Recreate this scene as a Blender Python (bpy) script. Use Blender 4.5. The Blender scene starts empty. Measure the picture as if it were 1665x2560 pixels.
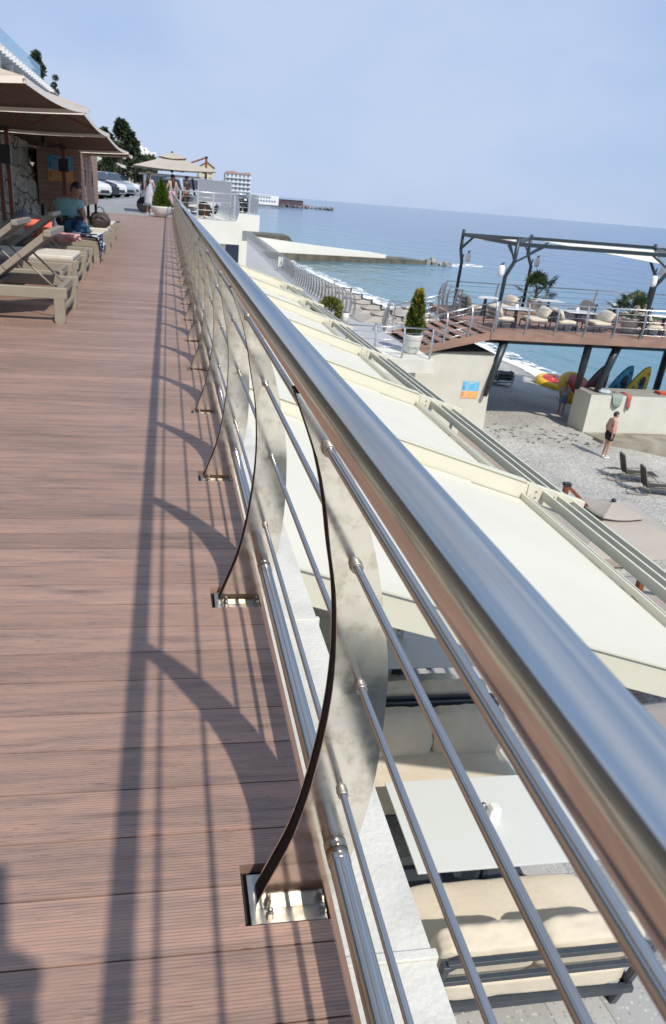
import bpy, bmesh, math, random
from mathutils import Vector, Matrix, Euler, noise as mnoise
random.seed(7)
S = bpy.context.scene
COL = S.collection
R_ = math.radians
# ---------------------------------------------------------------- camera
cam = bpy.data.cameras.new("camera"); camo = bpy.data.objects.new("camera", cam); COL.objects.link(camo)
cam.sensor_fit = 'AUTO'; cam.sensor_width = 36.0; cam.lens = 24.75; cam.shift_x = 0.0498
cam.clip_start = 0.02; cam.clip_end = 20000
RX = Vector((.986434, -.14622, .074623)); UP = Vector((-.007405, .414472, .910032)); BK = Vector((-.163994, -.898238, .407767))
M4 = Matrix((RX, UP, BK)).transposed().to_4x4(); M4.translation = Vector((0, 0, 1.145))
camo.matrix_world = M4
cam.dof.use_dof = True; cam.dof.focus_distance = 1.45; cam.dof.aperture_fstop = 13.0
S.camera = camo
# ---------------------------------------------------------------- light
SUN = Vector((0.252, -0.83, 1.0)).normalized()
elev = math.asin(SUN.z); azi = math.atan2(SUN.x, SUN.y)
w = bpy.data.worlds.new("World"); S.world = w; w.use_nodes = True
nt = w.node_tree; nt.nodes.clear()
wo = nt.nodes.new('ShaderNodeOutputWorld'); bg = nt.nodes.new('ShaderNodeBackground')
sk = nt.nodes.new('ShaderNodeTexSky'); sk.sky_type = 'NISHITA'; sk.sun_disc = False
sk.sun_elevation = elev; sk.sun_rotation = azi; sk.air_density = 1.0; sk.dust_density = .6; sk.ozone_density = 3.0
bg.inputs['Strength'].default_value = 0.10
# thin high cloud veil over the clear sky
tc = nt.nodes.new('ShaderNodeTexCoord'); mp = nt.nodes.new('ShaderNodeMapping'); mp.inputs['Scale'].default_value = (1.0, 1.0, 3.2)
nz = nt.nodes.new('ShaderNodeTexNoise'); nz.inputs['Scale'].default_value = 1.7; nz.inputs['Detail'].default_value = 5; nz.inputs['Roughness'].default_value = .55
rp = nt.nodes.new('ShaderNodeMapRange'); rp.inputs[1].default_value = .35; rp.inputs[2].default_value = .75; rp.inputs[3].default_value = 0.72; rp.inputs[4].default_value = .95
mx = nt.nodes.new('ShaderNodeMixRGB'); mx.inputs[2].default_value = (2.95, 4.5, 7.4, 1)
L = nt.links.new
L(tc.outputs['Generated'], mp.inputs[0]); L(mp.outputs[0], nz.inputs['Vector']); L(nz.outputs['Fac'], rp.inputs[0])
nz2 = nt.nodes.new('ShaderNodeTexNoise'); nz2.inputs['Scale'].default_value = 1.1; nz2.inputs['Detail'].default_value = 6; nz2.inputs['Roughness'].default_value = .5
mp2 = nt.nodes.new('ShaderNodeMapping'); mp2.inputs['Scale'].default_value = (1.3, 1.0, 2.6); mp2.inputs['Location'].default_value = (.35, .2, .55)
rp2 = nt.nodes.new('ShaderNodeMapRange'); rp2.inputs[1].default_value = .40; rp2.inputs[2].default_value = .64; rp2.inputs[3].default_value = 0; rp2.inputs[4].default_value = .8
mx2 = nt.nodes.new('ShaderNodeMixRGB'); mx2.inputs[2].default_value = (5.3, 6.2, 8.0, 1)
L(tc.outputs['Generated'], mp2.inputs[0]); L(mp2.outputs[0], nz2.inputs['Vector']); L(nz2.outputs['Fac'], rp2.inputs[0]); L(rp2.outputs[0], mx2.inputs[0])
L(rp.outputs[0], mx.inputs[0]); L(sk.outputs[0], mx.inputs[1]); L(mx.outputs[0], mx2.inputs[1]); L(mx2.outputs[0], bg.inputs['Color']); L(bg.outputs[0], wo.inputs[0])
sl = bpy.data.lights.new("sun", 'SUN'); sl.energy = 3.7; sl.angle = R_(0.9); sl.color = (1.0, .93, .83)
so = bpy.data.objects.new("sun", sl); COL.objects.link(so); so.rotation_euler = SUN.to_track_quat('Z', 'Y').to_euler(); so.location = (5, -10, 20)
S.view_settings.view_transform = 'Standard'; S.view_settings.look = 'None'; S.view_settings.exposure = 0.14; S.view_settings.gamma = 1.0
S.render.engine = 'CYCLES'

# ---------------------------------------------------------------- helpers
def V(*a): return Vector(a)
MATS = {}
def mat(name, c1, c2=None, rough=.6, metal=0.0, nscale=6.0, stretch=(1, 1, 1), bump=0.0, bscale=None, rvar=0.0, spec=None, alpha=1.0, trans=0.0, emit=None, detail=5.0, lo=.35, hi=.65, sheen=0):
    if name in MATS: return MATS[name]
    m = bpy.data.materials.new(name); m.use_nodes = True; n = m.node_tree.nodes; l = m.node_tree.links.new
    b = n['Principled BSDF']; b.inputs['Roughness'].default_value = rough; b.inputs['Metallic'].default_value = metal
    if spec is not None: b.inputs['Specular IOR Level'].default_value = spec
    if trans: b.inputs['Transmission Weight'].default_value = trans
    if sheen: b.inputs['Sheen Weight'].default_value = sheen
    if emit: b.inputs['Emission Color'].default_value = (*c1, 1); b.inputs['Emission Strength'].default_value = emit
    b.inputs['Alpha'].default_value = alpha
    if c2 is None: c2 = tuple(x * .82 for x in c1)
    t = n.new('ShaderNodeTexCoord'); mpn = n.new('ShaderNodeMapping'); mpn.inputs['Scale'].default_value = stretch
    no = n.new('ShaderNodeTexNoise'); no.inputs['Scale'].default_value = nscale; no.inputs['Detail'].default_value = detail
    mr = n.new('ShaderNodeMapRange'); mr.inputs[1].default_value = lo; mr.inputs[2].default_value = hi
    mix = n.new('ShaderNodeMixRGB'); mix.inputs[1].default_value = (*c1, 1); mix.inputs[2].default_value = (*c2, 1)
    l(t.outputs['Object'], mpn.inputs[0]); l(mpn.outputs[0], no.inputs['Vector']); l(no.outputs['Fac'], mr.inputs[0])
    l(mr.outputs[0], mix.inputs[0]); l(mix.outputs[0], b.inputs['Base Color'])
    if rvar:
        r2 = n.new('ShaderNodeMapRange'); r2.inputs[3].default_value = rough; r2.inputs[4].default_value = rough + rvar
        l(mr.outputs[0], r2.inputs[0]); l(r2.outputs[0], b.inputs['Roughness'])
    if bump:
        nb = n.new('ShaderNodeTexNoise'); nb.inputs['Scale'].default_value = bscale or nscale * 4; nb.inputs['Detail'].default_value = 4
        bp = n.new('ShaderNodeBump'); bp.inputs['Strength'].default_value = min(1, bump); bp.inputs['Distance'].default_value = .02
        l(mpn.outputs[0], nb.inputs['Vector']); l(nb.outputs['Fac'], bp.inputs['Height']); l(bp.outputs[0], b.inputs['Normal'])
    MATS[name] = m; return m

class MB:
    def __init__(s): s.v = []; s.f = []; s.sm = []; s.mi = []
    def add(s, vs, fs, smooth=False, mi=0):
        o = len(s.v); s.v += [tuple(v) for v in vs]; s.f += [tuple(i + o for i in f) for f in fs]; s.sm += [smooth] * len(fs); s.mi += [mi] * len(fs); return s
    def box(s, c, d, rot=None, mi=0):
        hx, hy, hz = d[0] / 2, d[1] / 2, d[2] / 2
        vs = [Vector((x, y, z)) for z in (-hz, hz) for y in (-hy, hy) for x in (-hx, hx)]
        if rot is not None:
            m = rot if isinstance(rot, Matrix) else Euler(rot).to_matrix(); vs = [m @ v for v in vs]
        vs = [v + Vector(c) for v in vs]
        return s.add(vs, [(0, 2, 3, 1), (4, 5, 7, 6), (0, 1, 5, 4), (2, 6, 7, 3), (0, 4, 6, 2), (1, 3, 7, 5)], False, mi)
    def bb(s, a, b, mi=0): return s.box([(a[i] + b[i]) / 2 for i in range(3)], [abs(b[i] - a[i]) for i in range(3)], None, mi)
    def bar(s, a, b, w, h, up=(0, 0, 1), mi=0):
        a = Vector(a); b = Vector(b); d = (b - a); ln = d.length; y = d.normalized(); x = y.cross(Vector(up))
        if x.length < 1e-4: x = Vector((1, 0, 0))
        x.normalize(); z = x.cross(y)
        return s.box((a + b) / 2, (w, ln, h), Matrix((x, y, z)).transposed(), mi)
    def tube(s, pts, r, seg=8, cap=True, smooth=True, mi=0):
        pts = [Vector(p) for p in pts]; rs = r if isinstance(r, (list, tuple)) else [r] * len(pts)
        rings = []; up = None
        for i, p in enumerate(pts):
            d = (pts[min(i + 1, len(pts) - 1)] - pts[max(i - 1, 0)]).normalized()
            if up is None:
                up = Vector((0, 0, 1)) if abs(d.z) < .9 else Vector((1, 0, 0))
            x = d.cross(up); x.normalize(); up = x.cross(d).normalized()
            rings.append([p + (x * math.cos(2 * math.pi * k / seg) + up * math.sin(2 * math.pi * k / seg)) * rs[i] for k in range(seg)])
        o = len(s.v)
        for rg in rings: s.v += [tuple(v) for v in rg]
        for i in range(len(pts) - 1):
            for k in range(seg):
                s.f.append((o + i * seg + k, o + i * seg + (k + 1) % seg, o + (i + 1) * seg + (k + 1) % seg, o + (i + 1) * seg + k)); s.sm.append(smooth); s.mi.append(mi)
        if cap:
            s.f.append(tuple(o + k for k in range(seg - 1, -1, -1))); s.sm.append(False); s.mi.append(mi)
            s.f.append(tuple(o + (len(pts) - 1) * seg + k for k in range(seg))); s.sm.append(False); s.mi.append(mi)
        return s
    def lathe(s, prof, c=(0, 0, 0), seg=16, smooth=True, mi=0, sx=1, sy=1):
        o = len(s.v)
        for (r, z) in prof:
            for k in range(seg):
                a = 2 * math.pi * k / seg; s.v.append((c[0] + r * sx * math.cos(a), c[1] + r * sy * math.sin(a), c[2] + z))
        for i in range(len(prof) - 1):
            for k in range(seg):
                s.f.append((o + i * seg + k, o + i * seg + (k + 1) % seg, o + (i + 1) * seg + (k + 1) % seg, o + (i + 1) * seg + k)); s.sm.append(smooth); s.mi.append(mi)
        s.f.append(tuple(o + k for k in range(seg - 1, -1, -1))); s.sm.append(False); s.mi.append(mi)
        s.f.append(tuple(o + (len(prof) - 1) * seg + k for k in range(seg))); s.sm.append(False); s.mi.append(mi)
        return s
    def prism(s, pts, off, mi=0, smooth=False):
        """closed outline pts (3d), extruded by vector off"""
        n = len(pts); off = Vector(off); a = [Vector(p) for p in pts]; b = [p + off for p in a]
        fs = [tuple(range(n - 1, -1, -1)), tuple(range(n, 2 * n))] + [(i, (i + 1) % n, n + (i + 1) % n, n + i) for i in range(n)]
        return s.add(a + b, fs, smooth, mi)
    def ell(s, c, r, seg=12, rings=8, rot=None, mi=0, fn=None):
        vs = []; fs = []
        for i in range(rings + 1):
            th = math.pi * i / rings
            for k in range(seg):
                ph = 2 * math.pi * k / seg
                v = Vector((r[0] * math.sin(th) * math.cos(ph), r[1] * math.sin(th) * math.sin(ph), r[2] * math.cos(th)))
                if fn: v = fn(v)
                if rot is not None: v = Euler(rot).to_matrix() @ v
                vs.append(v + Vector(c))
        for i in range(rings):
            for k in range(seg): fs.append((i * seg + k, (i + 1) * seg + k, (i + 1) * seg + (k + 1) % seg, i * seg + (k + 1) % seg))
        return s.add(vs, fs, True, mi)
    def build(s, name, m, parent=None, loc=None, bevel=0, segs=2, sub=0, recalc=True):
        me = bpy.data.meshes.new(name); me.from_pydata(s.v, [], s.f)
        for p, q, k in zip(me.polygons, s.sm, s.mi): p.use_smooth = q; p.material_index = k
        for x in (m if isinstance(m, (list, tuple)) else [m]): me.materials.append(x)
        if recalc:
            bm = bmesh.new(); bm.from_mesh(me); bmesh.ops.recalc_face_normals(bm, faces=bm.faces); bm.to_mesh(me); bm.free()
        o = bpy.data.objects.new(name, me); COL.objects.link(o)
        if parent: o.parent = parent
        if loc: o.location = loc
        if bevel:
            md = o.modifiers.new('bevel', 'BEVEL'); md.width = bevel; md.segments = segs; md.limit_method = 'ANGLE'; md.angle_limit = R_(40)
        if sub:
            md = o.modifiers.new('sub', 'SUBSURF'); md.levels = sub; md.render_levels = sub
        return o

def tag(o, label=None, cat=None, group=None, kind=None):
    if label: o['label'] = label
    if cat: o['category'] = cat
    if group: o['group'] = group
    if kind: o['kind'] = kind
    return o
def thing(name, loc, label, cat, group=None, rz=0):
    o = bpy.data.objects.new(name, None); COL.objects.link(o); o.location = loc; o.rotation_euler = (0, 0, rz); o.empty_display_size = .2
    return tag(o, label, cat, group)
def struct(name, mb, m, **k): return tag(mb.build(name, m, **k), kind='structure')
def copy_tree(o, parent=None):
    c = o.copy(); COL.objects.link(c)
    if parent: c.parent = parent; c.matrix_parent_inverse = o.matrix_parent_inverse
    for ch in list(o.children): copy_tree(ch, c)
    return c
def dup(o, loc, label, rz=None, scale=None):
    c = copy_tree(o); c.location = loc
    if rz is not None: c.rotation_euler = (0, 0, rz)
    if scale: c.scale = (scale,) * 3
    c['label'] = label; return c

# ---------------------------------------------------------------- materials
def deck_material():
    m = bpy.data.materials.new('composite_decking'); m.use_nodes = True; n = m.node_tree.nodes; l = m.node_tree.links.new
    b = n['Principled BSDF']; b.inputs['Roughness'].default_value = .52; b.inputs['Specular IOR Level'].default_value = .45
    g = n.new('ShaderNodeTexCoord'); sp = n.new('ShaderNodeSeparateXYZ'); l(g.outputs['Object'], sp.inputs[0])
    def math_(op, a, bb=None, c=None):
        x = n.new('ShaderNodeMath'); x.operation = op
        for i, q in enumerate((a, bb, c)):
            if q is None: continue
            if isinstance(q, (int, float)): x.inputs[i].default_value = q
            else: l(q, x.inputs[i])
        return x.outputs[0]
    bi = math_('FLOOR', math_('DIVIDE', sp.outputs['Y'], .1204))
    wn = n.new('ShaderNodeTexWhiteNoise'); wn.noise_dimensions = '1D'; l(bi, wn.inputs['W'])
    # streaks along the board, offset per board
    cb = n.new('ShaderNodeCombineXYZ'); l(math_('MULTIPLY', sp.outputs['X'], 2.0), cb.inputs[0]); l(math_('MULTIPLY', sp.outputs['Y'], 22.0), cb.inputs[1]); l(math_('MULTIPLY', wn.outputs[0], 40.0), cb.inputs[2])
    s1 = n.new('ShaderNodeTexNoise'); s1.inputs['Scale'].default_value = 1.5; s1.inputs['Detail'].default_value = 9; s1.inputs['Roughness'].default_value = .68; s1.inputs['Distortion'].default_value = .5; l(cb.outputs[0], s1.inputs['Vector'])
    cr = n.new('ShaderNodeValToRGB'); e = cr.color_ramp.elements
    e[0].position = .30; e[0].color = (.175, .112, .088, 1); e[1].position = .72; e[1].color = (.45, .25, .18, 1)
    x = e.new(.42); x.color = (.285, .19, .152, 1); x = e.new(.56); x.color = (.37, .235, .178, 1)
    l(s1.outputs['Fac'], cr.inputs[0])
    # dark grain flecks
    s2 = n.new('ShaderNodeTexNoise'); s2.inputs['Scale'].default_value = 13; s2.inputs['Detail'].default_value = 9; s2.inputs['Roughness'].default_value = .7; l(cb.outputs[0], s2.inputs['Vector'])
    fr = n.new('ShaderNodeMapRange'); fr.inputs[1].default_value = .55; fr.inputs[2].default_value = .64; l(s2.outputs['Fac'], fr.inputs[0])
    mask = n.new('ShaderNodeTexNoise'); mask.inputs['Scale'].default_value = 1.1; mask.inputs['Detail'].default_value = 3; l(cb.outputs[0], mask.inputs['Vector'])
    mk = n.new('ShaderNodeMapRange'); mk.inputs[1].default_value = .38; mk.inputs[2].default_value = .58; l(mask.outputs['Fac'], mk.inputs[0])
    fl = math_('MULTIPLY', math_('MULTIPLY', fr.outputs[0], mk.outputs[0]), .6)
    m1 = n.new('ShaderNodeMixRGB'); m1.inputs[2].default_value = (.075, .06, .062, 1); l(fl, m1.inputs[0]); l(cr.outputs[0], m1.inputs[1])
    # board to board tint
    br = math_('MULTIPLY_ADD', wn.outputs[0], .30, .83)
    m2 = n.new('ShaderNodeMixRGB'); m2.blend_type = 'MULTIPLY'; m2.inputs[0].default_value = 1; cc = n.new('ShaderNodeCombineXYZ'); [l(br, cc.inputs[i]) for i in range(3)]
    l(m1.outputs[0], m2.inputs[1]); l(cc.outputs[0], m2.inputs[2])
    # ribbed surface: grooves along the board
    gy = math_('MULTIPLY', sp.outputs['Y'], 2 * math.pi / .00602)
    gr = math_('SINE', gy)
    gm = n.new('ShaderNodeMapRange'); gm.inputs[1].default_value = -.9; gm.inputs[2].default_value = -.15; l(gr, gm.inputs[0])
    wear = n.new('ShaderNodeTexNoise'); wear.inputs['Scale'].default_value = 1.6; wear.inputs['Detail'].default_value = 4; l(g.outputs['Object'], wear.inputs['Vector'])
    wr = n.new('ShaderNodeMapRange'); wr.inputs[1].default_value = .40; wr.inputs[2].default_value = .60; wr.inputs[3].default_value = .18; wr.inputs[4].default_value = .55; l(wear.outputs['Fac'], wr.inputs[0])
    gi = math_('MULTIPLY', math_('SUBTRACT', 1.0, gm.outputs[0]), wr.outputs[0])
    m3 = n.new('ShaderNodeMixRGB'); m3.blend_type = 'MIX'; m3.inputs[2].default_value = (.14, .09, .072, 1)
    l(gi, m3.inputs[0]); l(m2.outputs[0], m3.inputs[1]); l(m3.outputs[0], b.inputs['Base Color'])
    bp = n.new('ShaderNodeBump'); bp.inputs['Strength'].default_value = .55; bp.inputs['Distance'].default_value = .0012
    hh = math_('ADD', math_('MULTIPLY', gm.outputs[0], wr.outputs[0]), math_('MULTIPLY', s2.outputs['Fac'], .9)); l(hh, bp.inputs['Height']); l(bp.outputs[0], b.inputs['Normal'])
    return m
DECK = deck_material()

def steel(name, col=(.74, .735, .72), rough=.16, smudge=.16, sc=14, streak=(1, 1, 1), dirt=.0, bump=.01):
    m = bpy.data.materials.new(name); m.use_nodes = True; n = m.node_tree.nodes; l = m.node_tree.links.new
    b = n['Principled BSDF']; b.inputs['Metallic'].default_value = 1.0
    t = n.new('ShaderNodeTexCoord'); mpn = n.new('ShaderNodeMapping'); mpn.inputs['Scale'].default_value = streak; l(t.outputs['Object'], mpn.inputs[0])
    a = n.new('ShaderNodeTexNoise'); a.inputs['Scale'].default_value = sc; a.inputs['Detail'].default_value = 8; a.inputs['Roughness'].default_value = .65; l(mpn.outputs[0], a.inputs['Vector'])
    r = n.new('ShaderNodeMapRange'); r.inputs[1].default_value = .35; r.inputs[2].default_value = .7; r.inputs[3].default_value = rough; r.inputs[4].default_value = rough + smudge
    l(a.outputs['Fac'], r.inputs[0]); l(r.outputs[0], b.inputs['Roughness'])
    mx_ = n.new('ShaderNodeMixRGB'); mx_.inputs[1].default_value = (*col, 1); mx_.inputs[2].default_value = tuple(c * (1 - dirt) * q for c, q in zip(col, (1, .93, .84))) + (1,)
    a2 = n.new('ShaderNodeTexNoise'); a2.inputs['Scale'].default_value = sc * 2.3; a2.inputs['Detail'].default_value = 8; a2.inputs['Roughness'].default_value = .7; l(mpn.outputs[0], a2.inputs['Vector'])
    r2 = n.new('ShaderNodeMapRange'); r2.inputs[1].default_value = .5; r2.inputs[2].default_value = .68; l(a2.outputs['Fac'], r2.inputs[0]); l(r2.outputs[0], mx_.inputs[0])
    l(mx_.outputs[0], b.inputs['Base Color'])
    bp = n.new('ShaderNodeBump'); bp.inputs['Strength'].default_value = bump; bp.inputs['Distance'].default_value = .005
    a3 = n.new('ShaderNodeTexNoise'); a3.inputs['Scale'].default_value = 7; l(mpn.outputs[0], a3.inputs['Vector']); l(a3.outputs['Fac'], bp.inputs['Height']); l(bp.outputs[0], b.inputs['Normal'])
    return m
ST_RAIL = steel('brushed_steel_handrail', (.70, .655, .60), .11, .08, 9, (1, .08, 1), .06)
ST_TUBE = steel('polished_steel_tube', (.56, .52, .475), .12, .10, 12, (1, .1, 1), .1)
ST_PLATE = steel('weathered_steel_plate', (.80, .755, .69), .06, .16, 10, (1, 1, 1), .34, .008)
ST_BASE = steel('steel_base_plate', (.50, .47, .42), .34, .16, 20, (1, 1, 1), .2)
ST_FAR = steel('steel_far_rail', (.62, .62, .62), .25, .1, 10)
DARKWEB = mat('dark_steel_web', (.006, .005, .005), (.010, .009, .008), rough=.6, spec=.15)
CREAM = mat('cream_coated_aluminium', (.69, .665, .54), (.66, .635, .51), rough=.38, nscale=3, rvar=.12)
CREAMF = mat('cream_canopy_fabric', (.68, .655, .555), (.65, .625, .53), rough=.7, nscale=1.1, bump=.16, bscale=3.2)
WHITEW = mat('white_painted_parapet', (.66, .65, .585), (.55, .545, .49), rough=.62, nscale=4.0, bump=.2, bscale=70, detail=12, lo=.45, hi=.62)
PLASTER = mat('cream_plaster', (.71, .70, .615), (.62, .61, .53), rough=.8, nscale=2.2, bump=.12, bscale=40, detail=8)
PLASTERF = mat('pale_plaster_far', (.74, .74, .67), (.68, .68, .61), rough=.8, nscale=.7)

# ================================================================ DECK AND RAILING
PY0 = .839; PS = 1.02; NP = 31                       # first post, spacing
BW = .1204; BO = .0381
deck = MB(); XR = .292
for k in range(-30, 266):
    y0 = BO + k * BW + .0016; y1 = BO + (k + 1) * BW - .0016
    if y1 > 32.05: break
    holes = [(PY0 - .039 + PS * j, PY0 + .083 + PS * j) for j in range(-4, NP) if PY0 - .039 + PS * j < y1 and PY0 + .083 + PS * j > y0]
    jx = -1.32 if k % 2 else -2.9                     # butt joint inside the row
    for (xa, xb) in ((-6.0, jx - .0015), (jx + .0015, .142)): deck.bb((xa, y0 - BO, -.024), (xb, y1 - BO, 0))
    if not holes: deck.bb((.142, y0 - BO, -.024), (XR, y1 - BO, 0))
    else:
        h0, h1 = holes[0]
        if h0 > y0 + .001: deck.bb((.142, y0 - BO, -.024), (XR, min(h0, y1) - BO, 0))
        if h1 < y1 - .001: deck.bb((.142, max(h1, y0) - BO, -.024), (XR, y1 - BO, 0))
struct('deck', deck, DECK, loc=(0, BO, 0))
dk = MB(); dk.bb((-6, -45, -.024), (XR, BO - 30 * BW, 0)); struct('deck', dk, DECK, loc=(0, 0, 0)); dk = None
sub = MB(); sub.bb((-6, -45, -.30), (.285, 32.0, -.030)); trim = MB(); trim.bb((.2935, -14, -.15), (.3040, 32.0, -.004)); struct('deck_edge_board', trim, mat('edge_board', (.26, .165, .12), (.18, .11, .08), rough=.6, nscale=6, stretch=(1, .15, 1)))
struct('deck_underframe', sub, mat('dark_underframe', (.05, .038, .033), (.03, .024, .022), rough=.9))

rail = thing('deck_railing', (0, PY0, 0), 'long stainless steel railing with curved flat posts running along the wooden deck edge', 'railing')
YE = 32.35 - PY0
MB().tube([(.1725, -14, .953), (.1725, YE, .953)], .024, 40).build('handrail', ST_RAIL, rail)
MB().tube([(.30, -14, .113), (.30, YE, .113)], .019, 28).build('bottom_tube', ST_TUBE, rail)
RAILS = ((.207, .854), (.264, .683), (.297, .472), (.292, .258))
for x, z in RAILS: MB().tube([(x, -14, z), (x, YE, z)], .0058, 14).build('rail_rod', ST_TUBE, rail)
PL = [(.166, -.012), (.166, 0), (.190, .07), (.217, .153), (.236, .25), (.248, .351), (.2535, .434), (.2535, .50), (.250, .558), (.241, .636), (.2265, .702), (.212, .776), (.195, .838), (.176, .884), (.164, .913), (.150, .944)]
PR = [(.292, -.012), (.300, 0), (.320, .075), (.334, .158), (.343, .24), (.346, .332), (.343, .425), (.337, .50), (.325, .564), (.300, .669), (.276, .742), (.252, .80), (.228, .855), (.205, .895), (.185, .935)]
def smooth_poly(p, n=3):
    out = []
    for i in range(len(p) - 1):
        p0 = p[max(i - 1, 0)]; p1 = p[i]; p2 = p[i + 1]; p3 = p[min(i + 2, len(p) - 1)]
        for j in range(n):
            t = j / n
            out.append(tuple(.5 * ((2 * p1[a]) + (-p0[a] + p2[a]) * t + (2 * p0[a] - 5 * p1[a] + 4 * p2[a] - p3[a]) * t * t + (-p0[a] + 3 * p1[a] - 3 * p2[a] + p3[a]) * t ** 3) for a in (0, 1)))
    out.append(p[-1]); return out
PLs = smooth_poly(PL); PRs = smooth_poly(PR)
def build_post(parent, detail=True):
    pm = MB()
    # both outlines resampled to the same heights, flat plates of quads
    zs = [-.012, 0, .035] + [.07 + i * .0285 for i in range(31)]
    def at(poly, z):
        for a, b in zip(poly, poly[1:]):
            if a[1] <= z <= b[1] and b[1] > a[1]: return a[0] + (b[0] - a[0]) * (z - a[1]) / (b[1] - a[1])
        return poly[-1][0] if z > poly[-1][1] else poly[0][0]
    ls = [(at(PLs, z), z) for z in zs]; rs = [(at(PRs, z), z) for z in zs]
    for y0, y1 in ((0, .0035), (.0365, .040)):
        vs = []; fs = []; n = len(zs)
        for y in (y0, y1):
            for (a, z), (b, _) in zip(ls, rs): vs += [(a, y, z), (b, y, z)]
        for i in range(n - 1):
            a = 2 * i; o = 2 * n
            fs += [(a, a + 1, a + 3, a + 2), (o + a, o + a + 2, o + a + 3, o + a + 1), (a, a + 2, o + a + 2, o + a), (a + 1, o + a + 1, o + a + 3, a + 3)]
        fs += [(2 * n - 2, 2 * n - 1, 4 * n - 1, 4 * n - 2)]
        pm.add(vs, fs)
    post = pm.build('post', ST_PLATE, parent)
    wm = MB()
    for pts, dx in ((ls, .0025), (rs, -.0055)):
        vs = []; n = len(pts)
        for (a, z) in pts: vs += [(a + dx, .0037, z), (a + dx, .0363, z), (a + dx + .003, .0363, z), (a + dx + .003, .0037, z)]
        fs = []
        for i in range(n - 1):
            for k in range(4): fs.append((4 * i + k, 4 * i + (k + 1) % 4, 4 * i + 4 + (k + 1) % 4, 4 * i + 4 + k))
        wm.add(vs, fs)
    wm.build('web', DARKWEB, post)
    b = MB(); b.bb((.154, -.029, -.017), (.291, .071, -.0125)); b.build('base_plate', ST_BASE, post, bevel=.0015)
    if not detail: return post
    for x, z in RAILS:
        c = MB(); c.tube([(x, -.0105, z), (x, -.0098, z), (x, -.0035, z), (x, 0, z), (x, .0405, z), (x, .052, z)], [.0078, .0088, .0088, .0098, .0078, .0078], 18)
        c.build('collar', ST_BASE, post)
    j = MB(); j.tube([(.30, -.0225, .113), (.30, -.022, .113), (.30, -.001, .113)], [.0185, .0203, .0203], 26)
    j.build('tube_sleeve', ST_TUBE, post); j = MB(); j.tube([(.30, .0405, .113), (.30, .062, .113)], .0203, 26); j.build('tube_sleeve', ST_TUBE, post)
    for bx, by in ((.188, -.013), (.282, -.013), (.188, .057), (.282, .057)):
        q = MB(); q.lathe([(.0088, 0), (.0088, .0012)], (bx, by, -.0125), 20, False)
        q.lathe([(.0072, .0012), (.0072, .0078), (.0066, .0084)], (bx, by, -.0125), 6, False)
        q.lathe([(.0052, .0084), (.0052, .014), (.0046, .0168), (.003, .0186), (.0008, .0193)], (bx, by, -.0125), 16)
        q.build('bolt', ST_BASE, post)
    return post
p0 = build_post(rail); p1 = build_post(rail, False); p1.location = (0, -PS, 0)
for j in list(range(-13, -1)) + list(range(1, NP)):
    q = copy_tree(p0 if 0 < j < 14 else p1, rail); q.location = (0, PS * j, 0)

# deck end: gate rail across, white parapet below the railing
par = MB(); Y = -3.7; JL = 1.2285
PZ = -.225
edges = [2.0905 - 1.2285 * 5 + 1.2285 * i for i in range(32)]
for a, b in zip(edges, edges[1:]):
    if a > 33: break
    par.bb((.3055, a + .010, PZ - .35), (.541, b - .010, PZ)); par.bb((.3050, b - .010, PZ - .36), (.549, b + .010, PZ + .006))
par.bb((.32, -45, -3.64), (.50, 33, PZ - .351)); par.bb((.3055, -45, PZ - .35), (.541, edges[0], PZ))
tag(par.build('parapet_wall', WHITEW, bevel=.002), 'white painted parapet ledge with joints running below the steel railing', 'wall')

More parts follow.
